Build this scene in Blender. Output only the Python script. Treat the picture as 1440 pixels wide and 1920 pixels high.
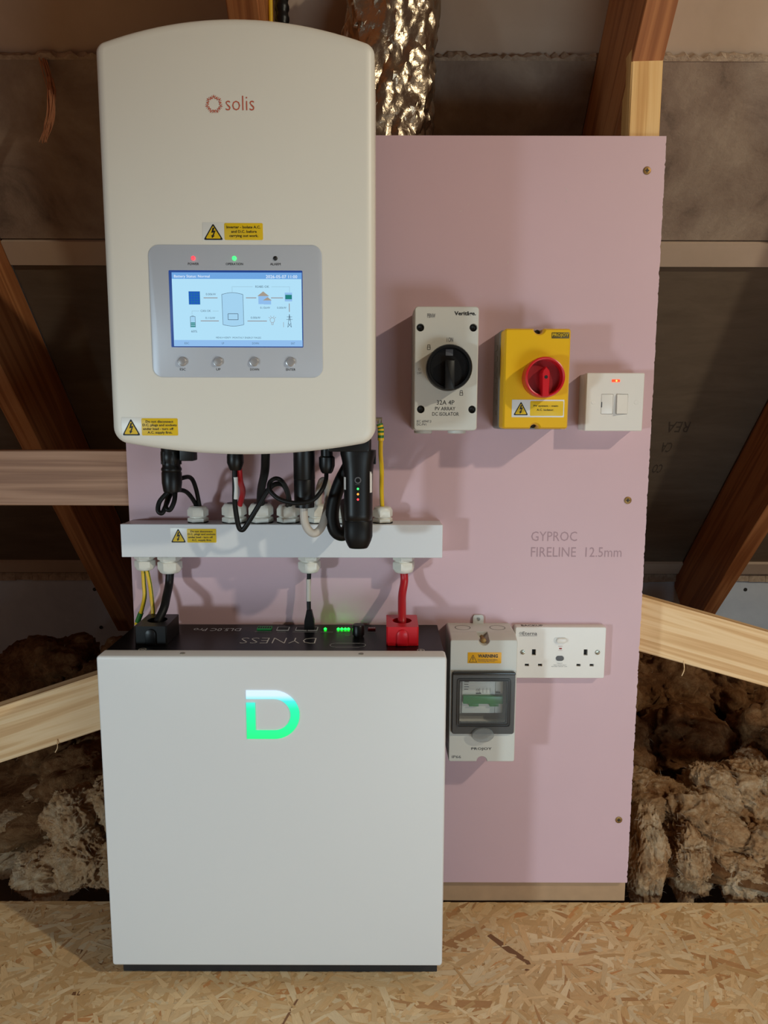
import bpy, bmesh, math, random
from mathutils import Vector, Matrix, noise
from mathutils.geometry import tessellate_polygon
random.seed(7)
PI = math.pi
for o in list(bpy.data.objects): bpy.data.objects.remove(o, do_unlink=True)
SC = bpy.context.scene
COL = SC.collection

# ------------------------------------------------------------------ camera, world, lamps, exposure
# metres: x right, y into the wall (front of the pink board is y = 0), z up, loft deck at z = 0
cam = bpy.data.objects.new('camera', bpy.data.cameras.new('camera'))
COL.objects.link(cam)
cam.data.sensor_fit = 'VERTICAL'; cam.data.sensor_height = 36.0; cam.data.lens = 36.0*1330/1920
cam.data.clip_start = 0.02
cam.matrix_world = (Matrix.Translation((0, -1.114, 0.834)) @ Matrix.Rotation(math.radians(90-7.74), 4, 'X')
                    @ Matrix.Rotation(math.radians(0.15), 4, 'Z'))
SC.camera = cam
W = bpy.data.worlds.new('loft_air'); SC.world = W; W.use_nodes = True
W.node_tree.nodes['Background'].inputs[0].default_value = (1.0, 0.62, 0.46, 1)
W.node_tree.nodes['Background'].inputs[1].default_value = 0.085
def lamp(name, loc, energy, color, size):
    l = bpy.data.lights.new(name, 'POINT'); l.energy = energy; l.color = color; l.shadow_soft_size = size
    o = bpy.data.objects.new(name, l); COL.objects.link(o); o.location = loc; return o
lamp('warm_loft_bulb', (1.72, -1.60, 1.97), 84, (1.0, 0.92, 0.72), 0.04)
# cool work light standing low on the left, its beam aimed at the foot of the board
wl = bpy.data.lights.new('cool_work_light', 'SPOT'); wl.energy = 100; wl.color = (0.70, 0.90, 1.0); wl.shadow_soft_size = 0.11
wl.spot_size = math.radians(58); wl.spot_blend = 1.0
wo_ = bpy.data.objects.new('cool_work_light', wl); COL.objects.link(wo_); wo_.location = (-1.85, -2.15, 0.50)
wo_.rotation_euler = (Vector((0.18, 0.0, 0.12))-Vector(wo_.location)).to_track_quat('-Z', 'Y').to_euler()
# added cool fill, low behind the camera
hl = bpy.data.lights.new('low_fill_light', 'AREA'); hl.energy = 9.4; hl.color = (0.62, 0.85, 1.0); hl.shape = 'RECTANGLE'; hl.size = 0.7; hl.size_y = 0.5
ho_ = bpy.data.objects.new('low_fill_light', hl); COL.objects.link(ho_); ho_.location = (0.75, -1.50, 0.12)
ho_.rotation_euler = (Vector((0.25, 0.0, 0.12))-Vector(ho_.location)).to_track_quat('-Z', 'Y').to_euler()
SC.view_settings.view_transform = 'Standard'
SC.view_settings.look = 'None'
SC.view_settings.gamma = 1.0
SC.view_settings.use_curve_mapping = False
SC.view_settings.exposure = 0.0

# ------------------------------------------------------------------ materials
def lin(c): return tuple(((v/255)/12.92 if v/255 <= .04045 else ((v/255+.055)/1.055)**2.4) for v in c[:3]) + (1,)
MATS = {}
def base_mat(name):
    m = bpy.data.materials.new(name); m.use_nodes = True; MATS[name] = m
    nt = m.node_tree; return m, nt, nt.nodes['Principled BSDF']
def N(nt, t, **kw):
    n = nt.nodes.new(t)
    for k, v in kw.items():
        if k.startswith('i_'):
            key = k[2:]; n.inputs[int(key) if key.isdigit() else key.replace('_', ' ')].default_value = v
        else: setattr(n, k, v)
    return n
def ramp(nt, stops):
    r = nt.nodes.new('ShaderNodeValToRGB'); e = r.color_ramp.elements
    while len(e) < len(stops): e.new(.5)
    for i, (p, c) in enumerate(stops): e[i].position = p; e[i].color = c
    return r
def pm(name, rgb, rough=.5, metal=0., var=None, bump=None, spec=.5, alpha=None, trans=None):
    m, nt, b = base_mat(name)
    b.inputs['Base Color'].default_value = lin(rgb); b.inputs['Roughness'].default_value = rough
    b.inputs['Metallic'].default_value = metal; b.inputs['Specular IOR Level'].default_value = spec
    L = nt.links.new
    if var or bump: tc = N(nt, 'ShaderNodeTexCoord')
    if var:
        sc, amt = var
        nz = N(nt, 'ShaderNodeTexNoise', i_Scale=sc, i_Detail=6.0); L(tc.outputs['Object'], nz.inputs['Vector'])
        c = lin(rgb); r = ramp(nt, [(.25, tuple(v*(1-amt) for v in c[:3])+(1,)), (.75, tuple(min(1, v*(1+amt)) for v in c[:3])+(1,))])
        L(nz.outputs['Fac'], r.inputs['Fac']); L(r.outputs['Color'], b.inputs['Base Color'])
    if bump:
        sc, st, di = bump
        nb = N(nt, 'ShaderNodeTexNoise', i_Scale=sc, i_Detail=4.0); L(tc.outputs['Object'], nb.inputs['Vector'])
        bp = N(nt, 'ShaderNodeBump', i_Strength=st, i_Distance=di); L(nb.outputs['Fac'], bp.inputs['Height']); L(bp.outputs['Normal'], b.inputs['Normal'])
    if alpha is not None: b.inputs['Alpha'].default_value = alpha
    if trans is not None: b.inputs['Transmission Weight'].default_value = trans
    return m
def em(name, rgb, strength=1.0):
    m, nt, b = base_mat(name)
    b.inputs['Base Color'].default_value = (0, 0, 0, 1); b.inputs['Roughness'].default_value = .35
    b.inputs['Emission Color'].default_value = lin(rgb); b.inputs['Emission Strength'].default_value = strength
    return m
def wood(name, dark, mid, light, grain=1.0, rough=.62):
    m, nt, b = base_mat(name); L = nt.links.new
    tc = N(nt, 'ShaderNodeTexCoord'); oi = N(nt, 'ShaderNodeObjectInfo')
    ad = N(nt, 'ShaderNodeVectorMath', operation='ADD'); L(tc.outputs['Object'], ad.inputs[0])
    sc = N(nt, 'ShaderNodeVectorMath', operation='SCALE', i_Scale=9.0); cmb = N(nt, 'ShaderNodeCombineXYZ')
    for i in range(3): L(oi.outputs['Random'], cmb.inputs[i])
    L(cmb.outputs[0], sc.inputs[0]); L(sc.outputs[0], ad.inputs[1])
    # knots swell the growth rings sideways
    mk = N(nt, 'ShaderNodeMapping'); mk.inputs['Scale'].default_value = (4.0, 9, 9); L(ad.outputs[0], mk.inputs['Vector'])
    vo = N(nt, 'ShaderNodeTexVoronoi', i_Scale=1.0, i_Randomness=1.0); L(mk.outputs[0], vo.inputs['Vector'])
    mp = N(nt, 'ShaderNodeMapping'); mp.inputs['Scale'].default_value = (1.1, 26*grain, 26*grain); L(ad.outputs[0], mp.inputs['Vector'])
    nz = N(nt, 'ShaderNodeTexNoise', i_Scale=1.0, i_Detail=3.0, i_Distortion=.5); L(mp.outputs[0], nz.inputs['Vector'])
    ml = N(nt, 'ShaderNodeMath', operation='MULTIPLY', i_1=26.0); L(nz.outputs['Fac'], ml.inputs[0])
    dv = N(nt, 'ShaderNodeMath', operation='DIVIDE', i_0=.35); va = N(nt, 'ShaderNodeMath', operation='ADD', i_1=.12); L(vo.outputs['Distance'], va.inputs[0]); L(va.outputs[0], dv.inputs[1])
    a2 = N(nt, 'ShaderNodeMath', operation='ADD'); L(ml.outputs[0], a2.inputs[0]); L(dv.outputs[0], a2.inputs[1])
    sn = N(nt, 'ShaderNodeMath', operation='SINE'); L(a2.outputs[0], sn.inputs[0])
    mr = N(nt, 'ShaderNodeMapRange', i_1=-1.0, i_2=1.0); L(sn.outputs[0], mr.inputs[0])
    fine = N(nt, 'ShaderNodeMapping'); fine.inputs['Scale'].default_value = (6, 420, 420); L(ad.outputs[0], fine.inputs['Vector'])
    nf = N(nt, 'ShaderNodeTexNoise', i_Scale=1.0, i_Detail=3.0); L(fine.outputs[0], nf.inputs['Vector'])
    mx = N(nt, 'ShaderNodeMix', data_type='FLOAT', i_0=.45); L(mr.outputs[0], mx.inputs[2]); L(nf.outputs['Fac'], mx.inputs[3])
    r = ramp(nt, [(.12, lin(dark)), (.5, lin(mid)), (.9, lin(light))]); L(mx.outputs[0], r.inputs['Fac'])
    kr = ramp(nt, [(.03, (.16, .08, .04, 1)), (.075, (1, 1, 1, 1))]); L(vo.outputs['Distance'], kr.inputs['Fac'])
    mu = N(nt, 'ShaderNodeMix', data_type='RGBA', blend_type='MULTIPLY', i_0=.85); L(r.outputs[0], mu.inputs[6]); L(kr.outputs[0], mu.inputs[7])
    L(mu.outputs[2], b.inputs['Base Color']); b.inputs['Roughness'].default_value = rough
    bp = N(nt, 'ShaderNodeBump', i_Strength=.25, i_Distance=.001); L(mx.outputs[0], bp.inputs['Height']); L(bp.outputs['Normal'], b.inputs['Normal'])
    return m
def layered(name, cols, scale, rough, bump, stretch=(1, 1, 1), detail=8.0, spec=.3):
    """patchy surface: big noise through a ramp of true surface colours, plus fine relief"""
    m, nt, b = base_mat(name); L = nt.links.new
    tc = N(nt, 'ShaderNodeTexCoord'); mp = N(nt, 'ShaderNodeMapping'); mp.inputs['Scale'].default_value = stretch; L(tc.outputs['Object'], mp.inputs['Vector'])
    nz = N(nt, 'ShaderNodeTexNoise', i_Scale=scale, i_Detail=detail, i_Roughness=.65, i_Distortion=.4); L(mp.outputs[0], nz.inputs['Vector'])
    r = ramp(nt, [(.28+.44*i/(len(cols)-1), lin(c)) for i, c in enumerate(cols)]); L(nz.outputs['Fac'], r.inputs['Fac']); L(r.outputs[0], b.inputs['Base Color'])
    nb = N(nt, 'ShaderNodeTexNoise', i_Scale=scale*bump[0], i_Detail=6.0, i_Roughness=.7); L(mp.outputs[0], nb.inputs['Vector'])
    bp = N(nt, 'ShaderNodeBump', i_Strength=bump[1], i_Distance=bump[2]); L(nb.outputs['Fac'], bp.inputs['Height']); L(bp.outputs['Normal'], b.inputs['Normal'])
    b.inputs['Roughness'].default_value = rough; b.inputs['Specular IOR Level'].default_value = spec
    return m
def attr_mat(name, rough, bump=None, spec=.3, stretch=(1, 1, 1)):
    m, nt, b = base_mat(name); L = nt.links.new
    at = N(nt, 'ShaderNodeAttribute', attribute_name='tint')
    uv = N(nt, 'ShaderNodeTexCoord'); mp = N(nt, 'ShaderNodeMapping'); mp.inputs['Scale'].default_value = stretch
    L(uv.outputs['UV'], mp.inputs['Vector'])
    nz = N(nt, 'ShaderNodeTexNoise', i_Scale=1.0, i_Detail=4.0); L(mp.outputs[0], nz.inputs['Vector'])
    r = ramp(nt, [(.3, (.84, .82, .79, 1)), (.7, (1.06, 1.06, 1.06, 1))]); L(nz.outputs['Fac'], r.inputs['Fac'])
    mu = N(nt, 'ShaderNodeMix', data_type='RGBA', blend_type='MULTIPLY', i_0=1.0); L(at.outputs['Color'], mu.inputs[6]); L(r.outputs[0], mu.inputs[7])
    L(mu.outputs[2], b.inputs['Base Color']); b.inputs['Roughness'].default_value = rough; b.inputs['Specular IOR Level'].default_value = spec
    if bump:
        bp = N(nt, 'ShaderNodeBump', i_Strength=bump[0], i_Distance=bump[1]); L(nz.outputs['Fac'], bp.inputs['Height']); L(bp.outputs['Normal'], b.inputs['Normal'])
    return m

M_PINK = pm('pink_plasterboard_paper', (209, 175, 182), .48, var=(5, .03), bump=(90, .06, .001))
M_CORE = layered('gypsum_core', [(196, 176, 172), (226, 214, 208)], 120, .9, (2, .5, .002))
M_INV = pm('ivory_painted_steel', (231, 227, 216), .42, bump=(1500, .03, .0002))
M_BAT = pm('white_painted_steel', (221, 221, 220), .45, bump=(1500, .03, .0002))
M_DARKMET = pm('dark_chassis', (34, 34, 36), .5)
M_BLKTOP = pm('black_glossy_plate', (14, 15, 18), .30, spec=.18)
M_BLK = pm('black_plastic', (11, 11, 12), .40, spec=.35)
M_BLK2 = pm('black_rubber', (9, 9, 10), .5, spec=.3)
M_SILVER = pm('silver_bezel', (196, 202, 212), .42, metal=.15, bump=(900, .05, .0002))
M_BTN = pm('silver_button', (190, 190, 192), .3, metal=.5)
M_PVC = pm('white_pvc', (222, 224, 227), .35)
M_GLAND = pm('ivory_nylon', (226, 223, 212), .38)
M_YEL = pm('yellow_plastic', (236, 184, 12), .38)
M_STK = pm('yellow_sticker', (228, 190, 22), .45)
M_STKW = pm('clear_sticker_backing', (229, 227, 220), .35)
M_WHITE = pm('white_print', (225, 225, 222), .4)
M_FAINT = pm('faint_brown_print', (72, 60, 50), .7)
M_INK = pm('black_ink', (24, 22, 20), .5)
M_PLATEINK = pm('pale_grey_print', (176, 178, 182), .5)
M_GREYINK = pm('grey_ink', (92, 92, 96), .6)
M_PINKINK = pm('faint_grey_print', (172, 140, 148), .6)
M_REDINK = pm('terracotta_ink', (196, 92, 66), .5)
M_RED = pm('red_plastic', (206, 22, 34), .35)
M_REDDARK = pm('deep_red_plastic', (150, 14, 22), .4)
M_CABRED = pm('red_cable_sheath', (180, 18, 30), .42)
M_CABGREY = pm('light_grey_cable_sheath', (196, 188, 178), .45)
M_EARTHY = pm('earth_yellow', (226, 184, 30), .42)
M_EARTHG = pm('earth_green', (40, 110, 42), .42)
M_LTGREY = pm('light_grey_plastic', (206, 205, 198), .42)
M_GREYBASE = pm('mid_grey_plastic', (120, 118, 112), .5)
M_SPUR = pm('white_moulded_plastic', (229, 224, 217), .32)
M_STEEL = pm('zinc_steel', (170, 165, 150), .3, metal=1.0)
M_BRASS = pm('brass_screw', (150, 116, 70), .5, metal=.8)
M_HOLE = pm('dark_socket_hole', (10, 10, 11), .7)
M_SMOKE = pm('smoked_plastic', (74, 76, 78), .22, spec=.5)
M_SMOKE2 = pm('smoked_plastic_edge', (36, 37, 38), .25)
M_PANE = pm('clear_pane', (235, 238, 238), .05, alpha=.10)
M_TABC = pm('clear_tab', (150, 156, 158), .15, alpha=.45)
M_BRK = pm('breaker_white', (206, 208, 200), .4)
M_BRKG = pm('breaker_green', (30, 120, 62), .35)
M_DKGREEN = pm('terminal_green', (42, 150, 84), .45)
M_ROOF_TOP = layered('grey_roof_sheet', [(182, 160, 140), (202, 180, 160)], 3, .75, (30, .1, .001))
M_ROOF_MID = layered('weathered_grey_board', [(96, 82, 72), (140, 121, 107), (158, 140, 124), (178, 160, 142)], 7, .85, (14, .55, .003))
M_ROOF_LOW = layered('brown_board_back', [(96, 82, 68), (116, 100, 84)], 5, .7, (30, .15, .001), stretch=(1, 4, 4))
M_RAGGED = layered('ragged_board_edge', [(150, 128, 108), (206, 186, 164)], 60, .95, (3, .8, .004))
M_WALLW = layered('white_plasterboard_back', [(176, 184, 196), (206, 212, 220)], 4, .8, (30, .1, .001))
M_RAFTER = wood('orange_rafter_pine', (146, 86, 46), (172, 108, 62), (192, 128, 78))
M_STUD = wood('fresh_sawn_pine', (204, 150, 86), (226, 178, 112), (238, 196, 134), 2.0)
M_BRACE = wood('light_pine', (208, 162, 110), (230, 192, 142), (242, 210, 166), 1.5)
M_NOGGIN = wood('brown_sawn_pine', (152, 110, 84), (178, 134, 104), (196, 152, 122), 1.5)
M_MDF = pm('brown_batten', (176, 142, 108), .65, var=(40, .08))
M_FOIL = pm('crumpled_foil', (178, 160, 138), .32, metal=1.0, bump=(150, .35, .003))
M_OSB = layered('osb_base', [(196, 152, 100), (224, 184, 132), (238, 206, 156)], 30, .6, (3, .4, .001))
M_STRAND = attr_mat('osb_strand', .5, bump=(.35, .0006), stretch=(2, 16, 1))
M_WOOL = None
def wool_mat(name, cols):
    m, nt, b = base_mat(name); L = nt.links.new
    tc = N(nt, 'ShaderNodeTexCoord')
    n0 = N(nt, 'ShaderNodeTexNoise', i_Scale=9.0, i_Detail=3.0, i_Distortion=1.0); L(tc.outputs['Object'], n0.inputs['Vector'])
    n1 = N(nt, 'ShaderNodeTexNoise', i_Scale=26.0, i_Detail=9.0, i_Roughness=.72, i_Distortion=2.2); L(tc.outputs['Object'], n1.inputs['Vector'])
    r0 = ramp(nt, [(p, lin(c)) for p, c in zip((.32, .46, .58, .72), cols)])
    mx = N(nt, 'ShaderNodeMix', data_type='FLOAT', i_0=.55); L(n0.outputs['Fac'], mx.inputs[2]); L(n1.outputs['Fac'], mx.inputs[3]); L(mx.outputs[0], r0.inputs['Fac'])
    L(r0.outputs[0], b.inputs['Base Color']); b.inputs['Roughness'].default_value = .95; b.inputs['Specular IOR Level'].default_value = .1
    n2 = N(nt, 'ShaderNodeTexNoise', i_Scale=70.0, i_Detail=8.0, i_Roughness=.75, i_Distortion=3.0); L(tc.outputs['Object'], n2.inputs['Vector'])
    bp = N(nt, 'ShaderNodeBump', i_Strength=.9, i_Distance=.008); L(n2.outputs['Fac'], bp.inputs['Height']); L(bp.outputs['Normal'], b.inputs['Normal'])
    return m
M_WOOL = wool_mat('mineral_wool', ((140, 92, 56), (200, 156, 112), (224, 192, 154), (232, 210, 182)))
M_WOOL2 = wool_mat('shaded_brown_wool', ((84, 52, 30), (124, 82, 50), (156, 114, 76), (186, 152, 116)))  # brown wool, with the shade of the back recesses put into its colour
M_FIBRE = attr_mat('wool_fibre', .8)
M_LED_R = em('red_led', (255, 60, 70), 2.2)
M_LED_G = em('green_led', (60, 255, 110), 2.2)
M_LED_CH = em('charge_led', (10, 255, 40), 13.0)
M_LED_O = em('orange_led', (255, 150, 60), 2.0)
M_NEON = em('orange_neon', (255, 70, 30), 1.6)
M_NEON2 = em('neon_core', (255, 200, 90), 2.0)
def logo_light():
    m, nt, b = base_mat('backlit_logo'); L = nt.links.new
    tc = N(nt, 'ShaderNodeTexCoord'); sp = N(nt, 'ShaderNodeSeparateXYZ'); L(tc.outputs['Generated'], sp.inputs[0])
    r = ramp(nt, [(.0, lin((10, 238, 130))), (.62, lin((16, 242, 170))), (.78, lin((70, 232, 226))), (.90, lin((208, 232, 255)))])
    L(sp.outputs['Z'], r.inputs['Fac']); L(r.outputs[0], b.inputs['Emission Color']); b.inputs['Emission Strength'].default_value = 1.15
    b.inputs['Base Color'].default_value = (.02, .02, .02, 1)
    return m
M_LOGO = logo_light()
S_BG = em('screen_background', (180, 228, 252), .95)
S_HEAD = em('screen_header', (112, 168, 228), .95)
S_FOOT = em('screen_footer', (146, 192, 240), .95)
S_EDGE = em('screen_border', (36, 74, 150), .8)
S_WHITE = em('screen_white', (240, 248, 255), 1.0)
S_GREY = em('screen_grey', (84, 108, 128), .9)
S_LINE = em('screen_line', (150, 182, 200), .9)
S_BLUE = em('screen_blue', (26, 92, 196), .9)
S_TEAL = em('screen_teal', (30, 132, 128), .9)
S_TAN = em('screen_tan', (170, 160, 146), .9)
S_REDG = em('screen_flow', (150, 128, 120), .9)
S_PALE = em('screen_pale', (166, 214, 244), .95)

# ------------------------------------------------------------------ mesh helpers
ORG = {}
def tag(o, label=None, cat=None, group=None, kind=None):
    if label: o['label'] = label
    if cat: o['category'] = cat
    if group: o['group'] = group
    if kind: o['kind'] = kind
    return o
def thing(name, loc, label, cat, group=None):
    o = bpy.data.objects.new(name, None); COL.objects.link(o); o.location = loc; o.empty_display_size = .05
    ORG[o.name] = Vector(loc); return tag(o, label, cat, group)
class MB:
    def __init__(s): s.v = []; s.f = []; s.m = []; s.cur = 0; s.fl = set()
    def add(s, pts, faces):
        b = len(s.v); s.v += [tuple(p) for p in pts]
        for f in faces: s.f.append(tuple(i+b for i in f)); s.m.append(s.cur)
        return s
    def box(s, x0, x1, d0, d1, z0, z1):
        """d = distance out from the board face (y = -d)"""
        p = [(x, -d, z) for d in (d0, d1) for x in (x0, x1) for z in (z0, z1)]
        return s.add(p, [(0, 1, 3, 2), (4, 6, 7, 5), (0, 4, 5, 1), (2, 3, 7, 6), (0, 2, 6, 4), (1, 5, 7, 3)])
    def loft(s, rings, cap0=True, cap1=True, closed=True):
        n = len(rings[0]); pts = [p for r in rings for p in r]; fs = []
        for k in range(len(rings)-1):
            for i in range(n if closed else n-1):
                j = (i+1) % n; fs.append((k*n+i, k*n+j, (k+1)*n+j, (k+1)*n+i))
        if cap0: fs.append(tuple(range(n-1, -1, -1))); s.fl.add(len(s.f)+len(fs)-1)
        if cap1: fs.append(tuple((len(rings)-1)*n+i for i in range(n))); s.fl.add(len(s.f)+len(fs)-1)
        return s.add(pts, fs)
    def prof(s, outline, profile, cap0=True, cap1=True):
        """outline in (x,z), counter-clockwise seen from the room; profile = [(inset, d), ...]"""
        return s.loft([[(x, -d, z) for x, z in inset(outline, t)] for t, d in profile], cap0, cap1)
    def plate(s, x0, x1, z0, z1, d0, d1, r=.002, b=.001, n=5):
        o = rrect(x0, x1, z0, z1, r, n)
        return s.prof(o, [(0, d0), (0, d1-b), (b*.3, d1-b*.3), (b, d1)])
    def flat(s, outline, d):
        return s.add([(x, -d, z) for x, z in outline], [tuple(range(len(outline)))])
    def rect(s, x0, x1, z0, z1, d): return s.flat([(x0, z0), (x1, z0), (x1, z1), (x0, z1)], d)
    def line(s, p, q, w, d):
        a = Vector(p); b = Vector(q); t = (b-a).normalized(); nn = Vector((-t.y, t.x))*w/2
        return s.flat([tuple(a-nn), tuple(b-nn), tuple(b+nn), tuple(a+nn)], d)
    def lathe(s, prof, c, axis='z', n=24, cap0=True, cap1=True, a0=0.):
        """prof = [(radius, height along axis)]; axis 'z' up or 'd' out of the wall"""
        rings = []
        for r, h in prof:
            ring = []
            for i in range(n):
                a = a0+2*PI*i/n
                if axis == 'z': ring.append((c[0]+r*math.cos(a), c[1]+r*math.sin(a), c[2]+h))
                else: ring.append((c[0]+r*math.cos(a), c[1]-h, c[2]+r*math.sin(a)))
            rings.append(ring)
        return s.loft(rings, cap0, cap1)
    def tube(s, path, r, n=12, res=6, cap=True, stripe=None):
        P = spline(path, res); rs = r if callable(r) else (lambda t: r)
        rings = []; t0 = (P[1]-P[0]).normalized()
        u = t0.orthogonal().normalized()
        for i, p in enumerate(P):
            t = (P[min(i+1, len(P)-1)]-P[max(i-1, 0)]).normalized()
            u = (u-t*u.dot(t)).normalized(); w = t.cross(u); q = rs(i/(len(P)-1))
            rings.append([tuple(p+u*math.cos(2*PI*k/n)*q+w*math.sin(2*PI*k/n)*q) for k in range(n)])
        f0 = len(s.f); s.loft(rings, cap, cap)
        if stripe:
            for k in range(len(rings)-1):
                for i in range(n): s.m[f0+k*n+i] = stripe(k, i)
        return s
    def build(s, name, mats, parent=None, smooth=True, angle=.6, org=None):
        o0 = ORG[parent.name] if parent else Vector(org if org else (0, 0, 0))
        me = bpy.data.meshes.new(name)
        me.from_pydata([tuple(Vector(p)-o0) for p in s.v], [], s.f)
        for m in (mats if isinstance(mats, (list, tuple)) else [mats]): me.materials.append(m)
        me.polygons.foreach_set('material_index', s.m)
        bm = bmesh.new(); bm.from_mesh(me); bmesh.ops.recalc_face_normals(bm, faces=bm.faces); bm.to_mesh(me); bm.free()
        if smooth:
            me.polygons.foreach_set('use_smooth', [i not in s.fl for i in range(len(me.polygons))]); me.set_sharp_from_angle(angle=angle)
        me.update()
        o = bpy.data.objects.new(name, me); COL.objects.link(o)
        if parent: o.parent = parent
        else: o.location = o0
        ORG[o.name] = o0.copy(); return o
def spline(path, res):
    P = [Vector(p) for p in path]
    if res <= 1 or len(P) < 3: return P
    Q = [P[0]*2-P[1]]+P+[P[-1]*2-P[-2]]; out = []
    for i in range(1, len(Q)-2):
        a, b, c, d = Q[i-1:i+3]
        for k in range(res):
            t = k/res
            out.append(.5*((2*b)+(c-a)*t+(2*a-5*b+4*c-d)*t*t+(3*b-a-3*c+d)*t**3))
    return out+[P[-1]]
def inset(o, t):
    if not t: return list(o)
    n = len(o); out = []
    for i in range(n):
        p = Vector(o[i]); a = (p-Vector(o[i-1])); b = (Vector(o[(i+1) % n])-p)
        a = a.normalized() if a.length > 1e-9 else b.normalized(); b = b.normalized() if b.length > 1e-9 else a
        na = Vector((-a.y, a.x)); nb = Vector((-b.y, b.x)); m = na+nb
        k = max(.35, 1+na.dot(nb)); q = p+m*(t/k); out.append((q.x, q.y))
    return out
def arc(cx, cz, r, a0, a1, n): return [(cx+r*math.cos(a0+(a1-a0)*i/n), cz+r*math.sin(a0+(a1-a0)*i/n)) for i in range(n+1)]
def rrect(x0, x1, z0, z1, r, n=5, top=None, bottom=None):
    """counter-clockwise rounded rectangle; top/bottom = (centre x, radius) of a half-round notch"""
    o = arc(x0+r, z0+r, r, PI, 1.5*PI, n)
    if bottom: o += arc(bottom[0], z0, bottom[1], PI, 0, 10)
    o += arc(x1-r, z0+r, r, -PI/2, 0, n)+arc(x1-r, z1-r, r, 0, PI/2, n)
    if top: o += arc(top[0], z1, top[1], 0, -PI, 10)
    return o+arc(x0+r, z1-r, r, PI/2, PI, n)
def holed(mb, outer, holes, d, depth):
    """flat face with real holes sunk by depth"""
    loops = [[Vector((x, z, 0)) for x, z in l] for l in [outer]+holes]
    tr = tessellate_polygon(loops); pts = [(v.x, -d, v.y) for l in loops for v in l]
    f0 = len(mb.f); mb.add(pts, [tuple(t) for t in tr]); mb.fl |= set(range(f0, len(mb.f)))
    for h in holes: mb.loft([[(x, -d, z) for x, z in h], [(x, -d+depth, z) for x, z in h]], False, False)
def text(name, s, x0, x1, z0, z1, d, mat, parent, bold=0., flip=False, plane='front', spacing=1.0):
    """lettering fitted into a box; plane 'front' lies on a wall-parallel face, 'top' on a level face (z0..z1 are then y, d is height)"""
    c = bpy.data.curves.new('lettering', 'FONT'); c.body = s; c.size = 1; c.resolution_u = 2; c.offset = bold; c.space_character = spacing
    t = bpy.data.objects.new('lettering', c); COL.objects.link(t)
    dg = bpy.context.evaluated_depsgraph_get(); me = bpy.data.meshes.new_from_object(t.evaluated_get(dg))
    bpy.data.objects.remove(t, do_unlink=True); bpy.data.curves.remove(c)
    xs = [v.co.x for v in me.vertices]; ys = [v.co.y for v in me.vertices]
    ax, bx, ay, by = min(xs), max(xs), min(ys), max(ys)
    mb = MB(); pts = []
    for v in me.vertices:
        u = (v.co.x-ax)/max(1e-6, bx-ax); w = (v.co.y-ay)/max(1e-6, by-ay)
        if flip: u = 1-u; w = 1-w
        X = x0+(x1-x0)*u; Zz = z0+(z1-z0)*w
        pts.append((X, -d, Zz) if plane == 'front' else (X, Zz, d))
    mb.add(pts, [tuple(p.vertices) for p in me.polygons]); bpy.data.meshes.remove(me)
    return mb.build(name, mat, parent, smooth=False)
def timber(name, origin, xaxis, yaxis, L, w, h, mat, label=None, cat=None, group=None):
    """sawn timber: local x runs along the length, w across local y, h along local z; slightly eased arrises"""
    X = Vector(xaxis).normalized(); Y = Vector(yaxis).normalized(); Zv = X.cross(Y).normalized(); Y = Zv.cross(X)
    b = .0016; sec = [(b, 0), (w-b, 0), (w, b), (w, h-b), (w-b, h), (b, h), (0, h-b), (0, b)]
    n = max(2, int(L/.12)); me = bpy.data.meshes.new(name)
    vs = []; fs = []
    for k in range(n+1):
        for (y, z) in sec:
            j = .0006
            vs.append((L*k/n, y+random.uniform(-j, j), z+random.uniform(-j, j)))
    for k in range(n):
        for i in range(8): fs.append((k*8+i, k*8+(i+1) % 8, (k+1)*8+(i+1) % 8, (k+1)*8+i))
    fs.append(tuple(range(7, -1, -1))); fs.append(tuple(n*8+i for i in range(8)))
    me.from_pydata(vs, [], fs); me.materials.append(mat)
    bm = bmesh.new(); bm.from_mesh(me); bmesh.ops.recalc_face_normals(bm, faces=bm.faces); bm.to_mesh(me); bm.free()
    o = bpy.data.objects.new(name, me); COL.objects.link(o)
    o.matrix_world = Matrix.Translation(origin) @ Matrix((X, Y, Zv)).transposed().to_4x4()
    return tag(o, label, cat, group)
def set_tint(o, cols):
    """one colour per face"""
    me = o.data; a = me.color_attributes.new('tint', 'FLOAT_COLOR', 'CORNER'); buf = []
    for p, c in zip(me.polygons, cols): buf += list(c)*p.loop_total
    a.data.foreach_set('color', buf)

# ------------------------------------------------------------------ structure: deck, roof slope, eaves board
mb = MB(); mb.box(-3.0, 3.0, -.011, 3.2, -.018, 0.0)
floor = tag(mb.build('floor', M_OSB, smooth=False), 'golden oriented strand board loft deck below the battery', kind='structure')
mb = MB(); mb.box(-1.6, 1.6, -1.24, -.011, -.16, -.14)
mb.build('base_board', M_ROOF_LOW, floor, smooth=False)
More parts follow.
